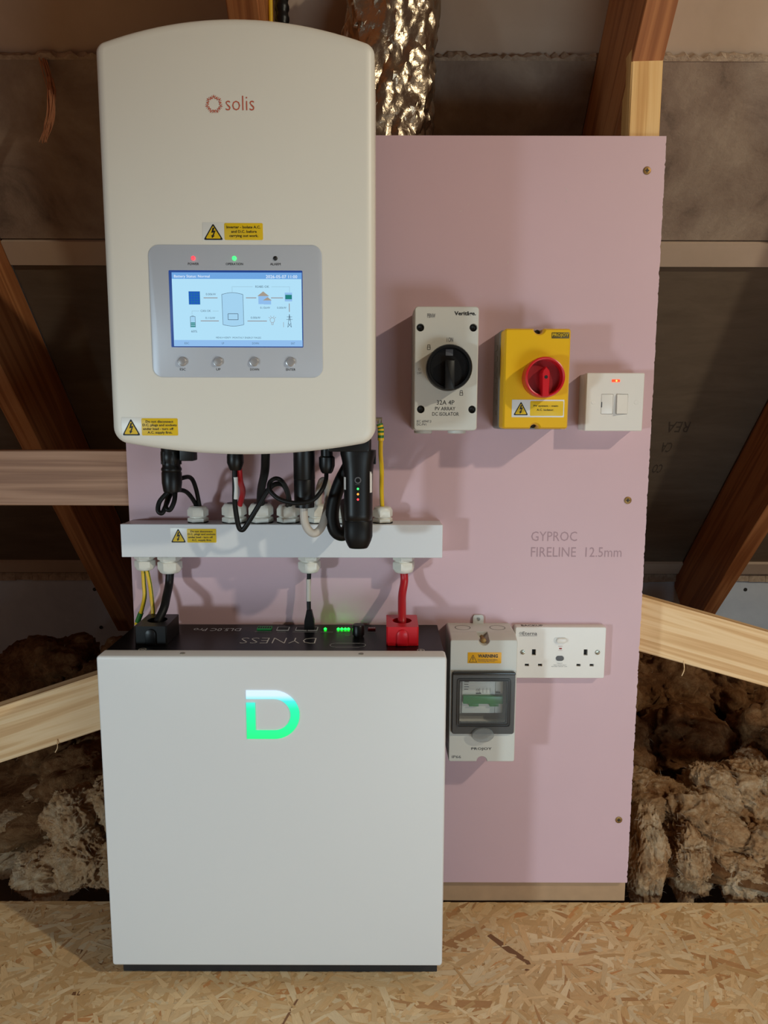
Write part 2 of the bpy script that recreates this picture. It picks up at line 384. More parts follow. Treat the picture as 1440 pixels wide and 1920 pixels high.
# wood strands pressed into the deck: thin chips, too many to count
def strands():
    vs, fs, cols, uvs = [], [], [], []
    pal = [((234, 200, 152), 8), ((240, 210, 164), 7), ((228, 190, 140), 7), ((220, 180, 128), 4), ((242, 218, 178), 4), ((202, 154, 106), .9), ((216, 158, 104), .8), ((140, 100, 70), .12)]
    ch = [p[0] for p in pal]; wt = [p[1] for p in pal]
    for i in range(9500):
        x = random.uniform(-.85, .85); y = random.uniform(-.42, .008)
        if -.39 < x < .08 and y > -.13: continue
        L = random.choice([1, 1, 1.3, 1.7])*random.uniform(.02, .08); w = random.uniform(.003, .011)*(1.35 if L > .06 else 1)
        a = random.gauss(.35, .75) if random.random() < .7 else random.uniform(0, PI)
        c, s = math.cos(a), math.sin(a); z = random.uniform(.0002, .0009); tl = random.uniform(-.0003, .0003)
        cl = list(lin(random.choices(ch, wt)[0])); k = random.uniform(.88, 1.1); cl = [cl[0]*k, cl[1]*k, cl[2]*k, 1]
        b = len(vs)
        pr = [(-.5, -.5+random.uniform(0, .3)), (-.1, -.5+random.uniform(-.12, .12)), (.5, -.5+random.uniform(0, .45)), (.5+random.uniform(-.06, .05), .5-random.uniform(0, .45)), (.1, .5+random.uniform(-.12, .12)), (-.5-random.uniform(-.05, .05), .5-random.uniform(0, .3))]
        for u, v in pr:
            px, py = x+c*u*L-s*v*w, y+s*u*L+c*v*w
            vs.append((px, min(py, .0105), z+tl*u*2)); uvs.append((u*L*40+i*3.1, v*w*40*3+i*1.7))
        fs.append(tuple(range(b, b+6))); cols.append(cl)
    me = bpy.data.meshes.new('osb_strands'); me.from_pydata(vs, [], fs); me.materials.append(M_STRAND)
    ul = me.uv_layers.new(name='UVMap')
    ul.data.foreach_set('uv', [t for l in me.loops for t in uvs[l.vertex_index]])
    o = bpy.data.objects.new('osb_strands', me); COL.objects.link(o); o.parent = floor; set_tint(o, cols); o['kind'] = 'stuff'
strands()
# roof slope: 49 degrees, rising towards the camera.  Plane z = 1.668 - 1.15 y
SY, SZ = .6562, -.7546          # down-slope direction (y, z)
NY, NZ = -.7546, -.6562         # into the room
def deck_pt(x, y, off): return (x, y+NY*off, 1.668-1.15*y+NZ*off)
def slab(mb, x0, x1, ya, yb, o0, o1, jag=0., nx=1):
    top = []; 
    rows = []
    for y, o in ((ya, o0), (ya, o1), (yb, o1), (yb, o0)):
        rows.append([deck_pt(x0+(x1-x0)*i/nx, y+(random.uniform(-jag, jag) if (jag and y == ya) else 0), o) for i in range(nx+1)])
    n = nx+1; pts = [p for r in rows for p in r]; fs = []
    for k in range(4):
        for i in range(nx): fs.append((k*n+i, k*n+i+1, ((k+1) % 4)*n+i+1, ((k+1) % 4)*n+i))
    fs.append((0, n, 2*n, 3*n)); fs.append((nx, 3*n+nx, 2*n+nx, n+nx))
    mb.add(pts, fs)
mb = MB(); slab(mb, -1.9, 1.9, -1.3, 1.24, -.05, -.016)
ceiling = tag(mb.build('ceiling', M_ROOF_TOP, smooth=False), 'sloping underside of the roof behind the rafters', kind='structure')
RX = [-1.408, -.839, -.224, .364, .964, 1.564]; RW = .046
bays = [(RX[i]+RW, RX[i+1]) for i in range(5)]
for i, (a, b) in enumerate(bays):
    mb = MB(); slab(mb, a+.001, b-.001, .197, .412, -.016, .0, jag=.0022, nx=60)
    o = mb.build('roof_board', M_ROOF_MID, ceiling, smooth=False)
    mb = MB(); slab(mb, a+.002, b-.002, .1945, .199, -.010, .001, jag=.0028, nx=70); mb.build('ragged_edge', M_RAGGED, o, smooth=False)
    mb = MB(); slab(mb, a+.001, b-.001, .4145, .449, -.016, .006); mb.build('cross_batten', M_ROOF_TOP, ceiling, smooth=False)
    mb = MB(); slab(mb, a+.001, b-.001, .450, 1.185, -.016, -.002); low = mb.build('lower_roof_board', M_ROOF_LOW, ceiling, smooth=False)
    mb = MB(); slab(mb, a+.001, b-.001, 1.13, 1.165, -.004, .008); mb.build('eaves_batten', M_ROOF_TOP, ceiling, smooth=False)
    if i == 3:
        # upside-down printing on the back of the lower board
        for s, x0, x1, ya, yb in (('REA', .738, .796, .762, .738), ('CA', .745, .773, .810, .786), ('CO', .745, .771, .862, .840)):
            t = text('printed_lettering', s, x0, x1, 0, 1, 0, M_FAINT, ceiling, flip=True)
            for v in t.data.vertices:
                y = yb+(ya-yb)*(1-v.co.z)
                v.co = deck_pt(v.co.x, y, -.0014)
mb = MB(); mb.box(-1.9, 1.9, -1.20, -1.185, -.16, .315)
wallb = tag(mb.build('wall_back', M_WALLW, smooth=False), 'pale plasterboard standing at the eaves behind the insulation', kind='structure')
mb = MB()
for i in range(60):
    x = -1.6+i*.055; mb.box(x, x+.054, -1.184-random.uniform(0, .003), -1.176, .292+random.uniform(-.003, .003), .318)
mb.build('ragged_edge', M_RAGGED, wallb, smooth=False)
for x, z in ((-.96, .26), (-.74, .255), (-.945, .13), (1.2, .265), (1.36, .2), (.82, .25)):
    mb = MB(); mb.lathe([(.006, 0), (.006, .002)], (x, 1.185, z), 'd', 10); mb.build('screw_head', M_INK, wallb)

# ------------------------------------------------------------------ roof and wall timbers
rl = {0: 'orange pine rafter beyond the left edge, mostly out of frame', 1: 'dark orange pine rafter sloping down behind the left horizontal timber',
      2: 'pine rafter passing behind the top of the inverter', 3: 'orange pine rafter rising above the pale upright stud',
      4: 'dark orange pine rafter sloping down at the right edge above the light brace', 5: 'pine rafter further right'}
for i in (1, 2, 3, 4):
    p = deck_pt(RX[i], -1.25, .001)
    timber('rafter', p, (0, SY, SZ), (1, 0, 0), 2.45/.6562, RW, .196, M_RAFTER, rl[i], 'rafter', 'roof rafters behind the board')
timber('wall_stud', (.364, .0128, .0455), (0, 0, 1), (1, 0, 0), 1.3245, .047, .038, M_STUD, 'pale upright pine stud showing above the top right corner of the pink board', 'stud')
timber('horizontal_timber', (-1.25, .0129, .690), (1, 0, 0), (0, 1, 0), 1.10, .045, .0875, M_NOGGIN, 'brown sawn horizontal timber running behind the left edge of the pink board', 'timber')
timber('roof_brace', (.20, .052, .5044), (.9617, 0, -.2741), (0, 1, 0), 1.08, .036, .0916, M_BRACE, 'light pine brace sloping down to the right beside the double socket', 'brace', 'pine braces either side of the board')
timber('roof_brace', (-1.15, .030, .0771), (.9474, 0, .3202), (0, 1, 0), .98, .036, .0927, M_BRACE, 'light pine brace rising to the right behind the battery', 'brace', 'pine braces either side of the board')
timber('floor_batten', (-.39, .0128, .0012), (1, 0, 0), (0, 1, 0), .808, .036, .043, M_MDF, 'brown batten on the deck under the foot of the pink board', 'batten')

# ------------------------------------------------------------------ pink plasterboard sheet
def board():
    x0, x1, z0, z1 = -.404, .4162, .0455, 1.2445
    out = [(x0, z0)]
    out += [(x0+(x1-x0)*i/6, z0) for i in range(1, 6)]
    n = 420
    for i in range(n+1):
        z = z0+(z1-z0)*i/n; j = .0006*noise.noise((0, 0, z*50))+random.choice([0, 0, 0, -.0012, .0006])*random.random()
        out.append((x1+j, z))
    out.append((x0, z1))
    mb = MB(); n = len(out)
    mb.cur = 0; mb.flat(out, 0.0)
    mb.cur = 1; mb.loft([[(x, 0, z) for x, z in out], [(x, .0125, z) for x, z in out]], False, True)
    o = mb.build('plasterboard_sheet', [M_PINK, M_CORE], smooth=False)
    return tag(o, 'tall pink plasterboard sheet carrying the inverter, switches and sockets', 'plasterboard')
BOARD = board()
for x, z in ((.3898, 1.196), (.3853, .7023), (.3965, .1606)):
    mb = MB(); mb.lathe([(.0058, .0003), (.0058, .0008), (.0042, .0014), (.001, .0010)], (x, 0, z), 'd', 16)
    s = mb.build('screw', M_BRASS, BOARD)
    mb = MB(); mb.rect(x-.003, x+.003, z-.0007, z+.0007, .0017); mb.rect(x-.0007, x+.0007, z-.003, z+.003, .0018); mb.build('cross_slot', M_INK, s, smooth=False)
text('printed_lettering', 'GYPROC', .2345, .3075, .6365, .6520, .0002, M_PINKINK, BOARD)
text('printed_lettering', 'FIRELINE  12.5mm', .2348, .3796, .6110, .6268, .0002, M_PINKINK, BOARD)
text('printed_lettering', 'SAINT-GOBAIN', -.0205, .0616, .6085, .6220, .0002, M_PINKINK, BOARD)
mb = MB()
for i in range(26):      # small scuffs in the paper
    x = random.uniform(0, .38); z = random.choice([random.uniform(.52, .8), random.uniform(.9, 1.2)]); l = random.uniform(.001, .005)
    a = random.uniform(0, PI); mb.line((x, z), (x+l*math.cos(a), z+l*math.sin(a)), random.uniform(.0004, .001), .0002)
mb.build('paper_scuffs', M_CORE, BOARD, smooth=False)['kind'] = 'stuff'

# ------------------------------------------------------------------ inverter
IX0, IX1 = -.341, -.008; ICX = (IX0+IX1)/2; IHW = (IX1-IX0)/2
INV = thing('solar_inverter', (ICX, 0, .7855), 'large ivory wall-mounted solar inverter with a colour display', 'inverter')
def inv_outline():
    zb = lambda u: .7855+.0175*u*u; zt = lambda u: 1.288-.030*u*u
    o = []; r = .020; ue = (IHW-r)/IHW
    def corner(px, pz, a0, a1, rr):      # start point lies on the arc; centre is one radius along the normal
        cx = px-rr*math.cos(a0); cz = pz-rr*math.sin(a0); return arc(cx, cz, rr, a0, a1, 8)
    sb = math.atan(2*.0175*ue/IHW); st = math.atan(2*.030*ue/IHW)
    n = 24
    o += [(ICX+IHW*ue*(-1+2*i/n), zb(ue*(-1+2*i/n))) for i in range(n+1)]
    o += corner(ICX+IHW*ue, zb(ue), -PI/2+sb, 0, r)[1:]
    rt = .014; ut = (IHW-rt)/IHW
    st = math.atan(2*.030*ut/IHW)
    top = [(ICX+IHW*ut*(1-2*i/n), zt(ut*(1-2*i/n))) for i in range(n+1)]
    a = PI/2-st
    cx = top[0][0]-rt*math.cos(a); cz = top[0][1]-rt*math.sin(a)
    o += arc(cx, cz, rt, 0, a, 8)[:-1]+top
    a = PI/2+st; cx = top[-1][0]-rt*math.cos(a); cz = top[-1][1]-rt*math.sin(a)
    o += arc(cx, cz, rt, a, PI, 8)[1:]
    o += corner(ICX-IHW*ue, zb(ue), -PI/2-sb, -PI, r)[::-1][:-1]
    return o
IO = inv_outline()
mb = MB(); mb.prof(IO, [(.004, .095), (0, .100), (0, .2225), (.0016, .2268), (.005, .2298), (.011, .231)])
COVER = mb.build('front_cover', M_INV, INV, angle=.9)
mb = MB(); mb.prof(rrect(-.322, -.027, .801, 1.262, .01), [(0, .012), (0, .0955)]); chassis = mb.build('chassis', M_DARKMET, INV)
mb = MB()
for i in range(14): mb.box(-.3235-.004, -.3225, .02+i*.005, .0225+i*.005, .83, 1.24)
mb.build('heatsink_fins', M_DARKMET, chassis, smooth=False)
mb = MB(); mb.box(-.27, -.08, .0002, .0125, .95, 1.22); mb.build('wall_bracket', M_STEEL, INV, smooth=False)
mb = MB(); mb.prof(rrect(-.318, -.030, .797, .803, .001), [(0, .03), (0, .17)]); mb.build('connection_plate', M_DARKMET, INV)
# brand mark
F = .2314
mb = MB(); cx, cz = -.1993, 1.1928; n = 28
pts_o = []; pts_i = []
for i in range(n):
    a = 2*PI*i/n; long = i % 2 == 0
    r = (.0108 if (i//2) % 2 == 0 else .0096) if long else .0066
    pts_o.append((cx+r*math.cos(a+PI/2), cz+r*math.sin(a+PI/2))); r2 = r-(.0026 if long else .0008)
    pts_i.append((cx+r2*math.cos(a+PI/2), cz+r2*math.sin(a+PI/2)))
for i in range(n):
    j = (i+1) % n; mb.flat([pts_o[i], pts_o[j], pts_i[j], pts_i[i]], F)
for i in range(14):
    a = 2*PI*(i+.5)/14+PI/2; mb.line((cx+.0078*math.cos(a), cz+.0078*math.sin(a)), (cx+.0099*math.cos(a), cz+.0099*math.sin(a)), .0005, F)
mb.build('sun_emblem', M_REDINK, INV, smooth=False)
text('brand_lettering', 'solis', -.1858, -.1523, 1.1862, 1.2022, F, M_REDINK, INV, bold=-.012)
# warning stickers
def sticker(root, x0, x1, z0, z1, d, tri, panel, lines, backing=M_STKW, border=None):
    mb = MB(); mb.plate(x0, x1, z0, z1, d, d+.0003, .0006, .0001, 2); st = mb.build('warning_sticker', backing, root)
    t0, t1, ta, tb = tri; cx = (t0+t1)/2
    def tri_pts(k):
        c = Vector((cx, ta+(tb-ta)*.36)); P3 = [Vector((t0, ta)), Vector((t1, ta)), Vector((cx, tb))]; out = []
        for i in range(3):
            p = c+(P3[i]-c)*k; a = c+(P3[i-1]-c)*k; b = c+(P3[(i+1) % 3]-c)*k
            out += [tuple(p+(a-p)*.09), tuple(p+((a-p)+(b-p))*.022), tuple(p+(b-p)*.09)]
        return out
    mb = MB(); mb.flat(tri_pts(1.0), d+.0005); mb.build('hazard_triangle', M_INK, st, smooth=False)
    mb = MB(); mb.flat(tri_pts(.78), d+.0007); mb.build('triangle_field', M_STK, st, smooth=False)
    h = tb-ta; w = t1-t0
    bolt = [(-.02, .74), (.07, .74), (.02, .54), (.13, .57), (.02, .25), (.09, .27), (-.06, .10), (-.10, .30), (-.05, .27), (.03, .45), (-.10, .42)]
    mb = MB(); mb.flat([(cx+u*w, ta+v*h) for u, v in bolt], d+.0009); mb.build('lightning_bolt', M_INK, st, smooth=False)
    mb = MB(); p0, p1, pa, pb = panel; mb.plate(p0, p1, pa, pb, d+.0003, d+.0005, .0015, .0001, 4); mb.build('yellow_panel', M_STK, st)
    for s, u0, u1, v0, v1 in lines:
        text('lettering', s, p0+(p1-p0)*u0, p0+(p1-p0)*u1, pa+(pb-pa)*v0, pa+(pb-pa)*v1, d+.0007, M_INK, st, bold=.02)
    return st
s = sticker(INV, -.2172, -.1450, 1.0400, 1.0615, .231, (-.2162, -.1926, 1.0412, 1.0602), (-.1912, -.1452, 1.0412, 1.0606),
        [('Inverter - Isolate A.C.', .06, .94, .68, .84), ('and D.C. before', .18, .84, .42, .58), ('carrying out work.', .13, .88, .13, .33)])
s['label'] = 'yellow warning sticker above the display'
DND = [('Do not disconnect', .12, .88, .74, .88), ('D.C. plugs and sockets', .03, .97, .50, .68), ('under load - turn off', .04, .88, .32, .46), ('A.C. supply first.', .16, .84, .07, .25)]
s = sticker(INV, -.3246, -.2548, .8080, .8312, .231, (-.3240, -.3015, .8088, .8296), (-.2998, -.2550, .8088, .8300), DND)
s['label'] = 'yellow warning sticker near the bottom left corner'
# display panel
mb = MB(); mb.plate(-.2828, -.0750, .8798, 1.0357, .231, .2322, .0125, .0008, 8); PAN = mb.build('control_panel', M_SILVER, INV); PAN['label'] = 'silver control panel'
F = .2325
for x, mt, s in ((-.229, M_LED_R, 'POWER'), (-.1799, M_LED_G, 'OPERATION'), (-.1308, M_INK, 'ALARM')):
    mb = MB(); mb.lathe([(.0026, 0), (.0026, .0006), (.0016, .0014), (.0004, .0017)], (x, -.2322, 1.0200), 'd', 16); mb.build('indicator_light', mt, PAN)
    w = {'POWER': .0065, 'OPERATION': .0103, 'ALARM': .0062}[s]
    text('lettering', s, x-w, x+w, 1.0120, 1.0148, F, M_INK, PAN)
for x, s, w in ((-.2461, 'ESC', .0034), (-.2026, 'UP', .0026), (-.1584, 'DOWN', .0054), (-.1142, 'ENTER', .0058)):
    mb = MB(); mb.lathe([(.0058, 0), (.0058, .0006), (.0052, .0008), (.0050, .0030), (.0042, .0038), (.0012, .0042)], (x, -.2320, .8987), 'd', 24); mb.build('push_button', M_BTN, PAN)
    text('lettering', s, x-w, x+w, .8880, .8908, F, M_INK, PAN)
# screen
mb = MB(); mb.plate(-.2590, -.0986, .9158, 1.0060, .2320, .2327, .001, .0003, 3); SCR = mb.build('screen', S_EDGE, INV); SCR['label'] = 'lit colour screen'
def S(zx, zy): return (-.2590+(zx-190)/997*.1604, 1.0060-(zy-428)/574*.0902)
G = .2329
def g_rect(mb, a, b, c, d, k=0): p = S(a, d); q = S(c, b); mb.rect(p[0], q[0], p[1], q[1], G+k*.00006)
def g_line(mb, a, b, w=3, k=1): mb.line(S(*a), S(*b), w*.00016, G+k*.00006)
def g_text(s, a, b, c, d, mt=S_GREY): p = S(a, d); q = S(c, b); return text('screen_lettering', s, p[0], q[0], p[1], q[1], G+.00025, mt, SCR)
mb = MB(); g_rect(mb, 212, 447, 1180, 994); mb.build('picture_area', S_BG, SCR, smooth=False)
mb = MB(); g_rect(mb, 212, 444, 1182, 492, 1); mb.build('header_bar', S_HEAD, SCR, smooth=False)
mb = MB(); g_rect(mb, 214, 948, 1182, 995, 1); mb.build('footer_bar', S_FOOT, SCR, smooth=False)
g_text('Battery Status: Normal', 230, 463, 495, 488, S_WHITE); g_text('2026-05-07 11:00', 915, 463, 1148, 486, S_WHITE)
for s, a, b in (('ESC', 292, 326), ('UP', 572, 590), ('DOWN', 802, 852), ('ENT', 1096, 1124)): g_text(s, a, 965, b, 980, S_GREY)
g_text('MENU=VERIFY .MONTHLY ENERGY PAGES', 530, 923, 870, 936)
for s, a, b, c, d in (('0.00kW', 463, 597, 538, 613), ('0.11kW', 455, 774, 528, 790), ('0.15kW', 868, 697, 942, 712), ('0.00kW', 994, 697, 1064, 712), ('0.00kW', 795, 771, 868, 787), ('60%', 345, 874, 390, 891), ('CAN OK', 420, 721, 497, 737), ('RS485 OK', 835, 540, 938, 557)):
    g_text(s, a, b, c, d)
mb = MB()
for i in range(4):
    for j in range(5): g_rect(mb, 335+i*21, 585+j*19.5, 335+i*21+19, 585+j*19.5+17.5, 2)
mb.cur = 1; g_rect(mb, 334, 584, 419, 682, 1); mb.build('solar_panel_icon', [S_BLUE, S_TEAL], SCR, smooth=False)
for a, b in (((445, 632), (550, 632)), ((418, 804), (555, 804)), ((762, 631), (840, 631)), ((950, 631), (1040, 631)), ((770, 804), (916, 804)), ((1086, 672), (1086, 735))):
    mb = MB(); g_line(mb, a, b, 5); mb.build('flow_arrow', S_REDG, SCR, smooth=False)
for a, b in (((355, 755), (355, 730)), ((355, 730), (410, 730)), ((510, 730), (555, 730)), ((660, 590), (660, 549)), ((660, 549), (815, 549)), ((955, 549), (1090, 549)), ((1090, 549), (1090, 588))):
    mb = MB(); g_line(mb, a, b, 2); mb.build('link_line', S_LINE, SCR, smooth=False)
mb = MB(); top = [(582+158*i/8, 606-13*math.sin(PI*i/8)) for i in range(9)]; bot = [(742-157*i/8, 832+11*math.sin(PI*i/8)) for i in range(9)]
poly = [S(*p) for p in (top+bot)][::-1]; mb.flat(poly, G+.00004); mb.cur = 1
ring = top+bot
for i in range(len(ring)): g_line(mb, ring[i], ring[(i+1) % len(ring)], 3)
for a, b in (((625, 750), (700, 750)), ((700, 750), (700, 795)), ((700, 795), (625, 795)), ((625, 795), (625, 750))): g_line(mb, a, b, 4)
mb.build('inverter_icon', [S_PALE, S_GREY], SCR, smooth=False)
mb = MB(); g_rect(mb, 855, 618, 930, 678, 1); g_rect(mb, 895, 650, 950, 680, 2); mb.cur = 1
mb.flat([S(848, 618), S(936, 618), S(892, 583)], G+.00012); mb.flat([S(888, 650), S(955, 650), S(925, 626)], G+.00018); mb.build('house_icon', [S_FOOT, S_TAN], SCR, smooth=False)
mb = MB(); g_rect(mb, 1053, 592, 1108, 657, 1); mb.cur = 1; g_rect(mb, 1057, 608, 1106, 641, 2); mb.build('meter_icon', [S_FOOT, S_TEAL], SCR, smooth=False)
mb = MB(); g_rect(mb, 341, 770, 378, 815, 1); mb.cur = 1
for y in (816, 829, 842): g_rect(mb, 343, y, 376, y+9, 2)
mb.cur = 2
for a, b in (((341, 852), (341, 772)), ((378, 852), (378, 772)), ((341, 772), (378, 772)), ((350, 766), (368, 766))): g_line(mb, a, b, 3, 3)
mb.build('battery_icon', [S_PALE, S_TEAL, S_GREY], SCR, smooth=False)
mb = MB()
for a, b in (((1086, 752), (1072, 850)), ((1086, 752), (1100, 850)), ((1066, 772), (1106, 772)), ((1063, 792), (1109, 792)), ((1076, 820), (1100, 850)), ((1096, 820), (1072, 850)), ((1086, 752), (1086, 800))): g_line(mb, a, b, 3)
mb.build('pylon_icon', S_GREY, SCR, smooth=False)
mb = MB(); c = [(957+17*math.cos(a*PI/6), 797+19*math.sin(a*PI/6)) for a in range(12)]
for i in range(12): g_line(mb, c[i], c[(i+1) % 12], 2.5)
for a, b in (((951, 816), (951, 830)), ((963, 816), (963, 830)), ((951, 831), (963, 831)), ((930, 775), (940, 782)), ((984, 775), (974, 782)), ((944, 765), (949, 775)), ((970, 765), (965, 775)), ((1041, 812), (1041, 850))): g_line(mb, a, b, 2.5)
mb.build('bulb_icon', S_REDG, SCR, smooth=False)
# plugs under the inverter
def lathe_part(name, prof, c, mat, parent, n=20, a0=0.):
    mb = MB(); mb.lathe(prof, c, 'z', n, True, True, a0); return mb.build(name, mat, parent)
p = lathe_part('direct_current_plug', [(.0135, .018), (.0135, -.002), (.0142, -.004), (.0142, -.013), (.0128, -.016), (.0125, -.022), (.0142, -.025), (.0142, -.027), (.0132, -.029), (.0140, -.031), (.0140, -.045), (.0125, -.056), (.0118, -.058), (.006, -.060)], (-.3013, -.11, .784), M_BLK, INV, 18)
mb = MB()
for a in range(6): mb.box(-.3013+.0132*math.cos(a*PI/3)-.0012, -.3013+.0132*math.cos(a*PI/3)+.0012, .11+.0132*math.sin(a*PI/3)-.0012, .11+.0132*math.sin(a*PI/3)+.0012, .765, .783)
mb.build('locking_ribs', M_BLK, p, smooth=False)
mb = MB(); mb.plate(-.2850, -.2655, .7705, .81, .105, .125, .002, .001); mb.build('blanking_plug', M_BLK, INV)
lathe_part('cable_nut', [(.0112, .03), (.0112, 0), (.0118, -.003), (.0118, -.012), (.0085, -.021), (.0075, -.0225)], (-.2085, -.12, .780), M_BLK, INV, 14)
lathe_part('grid_plug', [(.0152, .03), (.0152, -.034), (.0146, -.035), (.0150, -.036), (.0148, -.066), (.0136, -.067), (.0136, -.0745), (.008, -.0755)], (-.1120, -.12, .780), M_BLK, INV, 24)
lathe_part('cable_nut', [(.0085, .03), (.0085, -.002), (.0112, -.004), (.0112, -.016), (.0085, -.024), (.0065, -.0265)], (-.0803, -.12, .780), M_BLK, INV, 14)
mb = MB(); mb.plate(-.075, -.02, .786, .81, .09, .165, .003, .001); mb.build('communication_block', M_BLK, INV)
# earth stud on the inverter's right side
mb = MB(); mb.tube([(-.012, -.1, .829), (-.006, -.1, .829), (-.003, -.1, .829)], .0026, 8, 1); mb.build('earth_screw', M_STEEL, INV)

# ------------------------------------------------------------------ communication stick
LG = thing('data_logger', (-.0356, -.14, .651), 'black plug-in data stick with three status lights hanging under the inverter', 'data logger')
def ell(z, rx, ry, n=28, cx=-.0356): return [(cx+rx*math.copysign(abs(math.cos(2*PI*i/n))**.8, math.cos(2*PI*i/n)), -.14+ry*math.copysign(abs(math.sin(2*PI*i/n))**.8, math.sin(2*PI*i/n)), z) for i in range(n)]
mb = MB(); mb.loft([ell(z, a, b) for z, a, b in ((.787, .0245, .0225), (.782, .0245, .0225), (.772, .0222, .0215), (.760, .0206, .021), (.745, .0200, .0205), (.70, .0197, .0205), (.6935, .0197, .0205), (.6925, .0188, .0195), (.690, .0188, .0195))]); mb.build('stick_body', M_BLK, LG, angle=.9)
mb = MB(); mb.loft([ell(z, a, b) for z, a, b in ((.6905, .0190, .0200), (.6895, .0198, .0206), (.668, .0197, .0205), (.662, .0180, .0190), (.6555, .0152, .0160), (.652, .0130, .014), (.6512, .008, .009))]); mb.build('end_cap', M_BLK2, LG, angle=.9)
lathe_part('neck', [(.0105, .012), (.0105, -.004)], (-.028, -.14, .790), M_BLK, LG)
mb = MB(); mb.lathe([(.0030, 0), (.0030, .0006), (.0042, .0008), (.0046, .0004), (.0046, 0)], (-.0353, -.1602, .7474), 'd', 18); mb.build('reset_button', M_GREYINK, LG)
mb = MB(); mb.lathe([(.0028, 0), (.0028, .0011)], (-.0353, -.1602, .7474), 'd', 14); mb.build('button_centre', M_BLK, LG)
for z, m in ((.7358, M_LED_G), (.7286, M_LED_O), (.7214, M_LED_R)):
    mb = MB(); mb.lathe([(.0015, 0), (.0015, .0008), (.0008, .0013)], (-.0353, -.1602, z), 'd', 12); mb.build('status_light', m, LG)
text('lettering', 'RESET', -.0385, -.0321, .7412, .7424, .1612, M_GREYINK, LG)
for x, z0, z1 in ((-.0530, .7340, .7510), (-.0172, .7300, .7640)):
    sg = -1 if x < -.0356 else 1
    mb = MB(); pts = []
    for k in range(5):
        a = (.98-.12*k)
        xx = -.0356+sg*.0203*math.cos(a*.72)**.8; yy = -.14-.0212*math.sin(a*.72)**.8
        pts.append((xx, yy))
    mb.loft([[(q[0], q[1], z0) for q in pts], [(q[0], q[1], z1) for q in pts]], False, False, closed=False); mb.build('white_label', M_WHITE, LG)
mb = MB(); mb.plate(-.0140, -.0112, .768, .784, .135, .145, .001, .0005); mb.build('release_clip', M_BLK, LG)

# ------------------------------------------------------------------ cable trunking with glands
TR = thing('cable_trunking', (-.155, 0, .619), 'white square plastic cable trunking below the inverter', 'trunking')
mb = MB(); mb.box(-.3995, .0885, .0003, .047, .6195, .6690); mb.build('trunking_body', M_PVC, TR, smooth=False)
mb = MB(); mb.prof(rrect(-.4003, .0893, .6188, .6698, .0008, 2), [(0, .040), (0, .0495), (.0006, .0503)]); mb.build('trunking_lid', M_PVC, TR)
s = sticker(TR, -.3244, -.2546, .6408, .6644, .0503, (-.3240, -.3010, .6418, .6636), (-.2992, -.2548, .6418, .6630), DND)
def gland(x, up, k, z=None):
    """hexagonal nylon gland on the trunking; k scales it"""
    sg = 1 if up else -1; z = (.6698 if up else .6188)
    mb = MB(); y = -.026
    def hexring(r, h, rnd): return [(x+(r*(1-rnd)+rnd*r*.93/max(.866, math.cos(((a*15+30) % 60-30)*PI/180))*1.0*math.cos(((a*15+30) % 60-30)*PI/180) if False else r*((1-rnd)/math.cos(((a*15) % 60-30)*PI/180)*.90+rnd*.95))*math.cos(a*PI/12+.26), y+(r*((1-rnd)/math.cos(((a*15) % 60-30)*PI/180)*.90+rnd*.95))*math.sin(a*PI/12+.26), z+sg*h) for a in range(24)]
    mb.loft([hexring(r*k, h*k, q) for r, h, q in ((.0158, .0010, 0), (.0162, .0016, 0), (.0162, .0068, 0), (.0154, .0076, .5), (.0140, .0082, 1), (.0140, .0094, 1), (.0152, .0098, .5), (.0163, .0108, 0), (.0163, .0200, 0), (.0158, .0222, .5), (.0148, .0248, 1), (.0130, .0263, 1), (.0100, .0266, 1))])
    g = mb.build('cable_gland', M_GLAND, TR, angle=.7)
    mb = MB(); mb.lathe([(.0166*k, -.0002*sg), (.0166*k, .0012*sg)], (x, y, z), 'z', 24); mb.build('sealing_washer', M_BLK2, g)
    mb = MB(); mb.lathe([(.0096*k, .0262*k*sg), (.0096*k, .0270*k*sg)], (x, y, z), 'z', 20); mb.build('rubber_seal', M_BLK2 if k > 1.05 else M_GLAND, g)
for x, k in ((-.2881, .94), (-.2318, 1.12), (-.1904, 1.12), (-.1482, 1.05), (-.1018, 1.05), (-.0600, 1.12), (-.0020, .94)): gland(x, True, k)
for x, k in ((-.3735, .93), (-.3345, 1.10), (-.1165, 1.04), (.031, 1.04)): gland(x, False, k)

# ------------------------------------------------------------------ battery
BT = thing('home_battery', (-.155, -.09, 0), 'large white home battery with a glowing green letter, standing on the deck', 'battery')
mb = MB(); mb.prof(rrect(-.392, .082, .0005, .4965, .002, 2), [(0, .006), (0, .1445)]); mb.build('case', M_DARKMET, BT, smooth=False)
mb = MB(); mb.box(-.3975, .0860, .006, .1515, .4965, .5000); TOP = mb.build('top_plate', M_BLKTOP, BT, smooth=False); TOP['label'] = 'black glossy top plate with ports and lights'
mb = MB(); mb.prof(rrect(-.3976, .0874, .0315, .5037, .0045, 5), [(0, .1445), (0, .1672), (.0008, .1692), (.0028, .170)], cap0=True)
FC = mb.build('front_cover', M_BAT, BT, angle=.9)
for x in (-.281, -.0315):
    mb = MB(); mb.lathe([(.0036, 0), (.0036, .0006), (.002, .0012)], (x, -.1575, .5037), 'z', 14); mb.build('cover_screw', M_STEEL, FC)
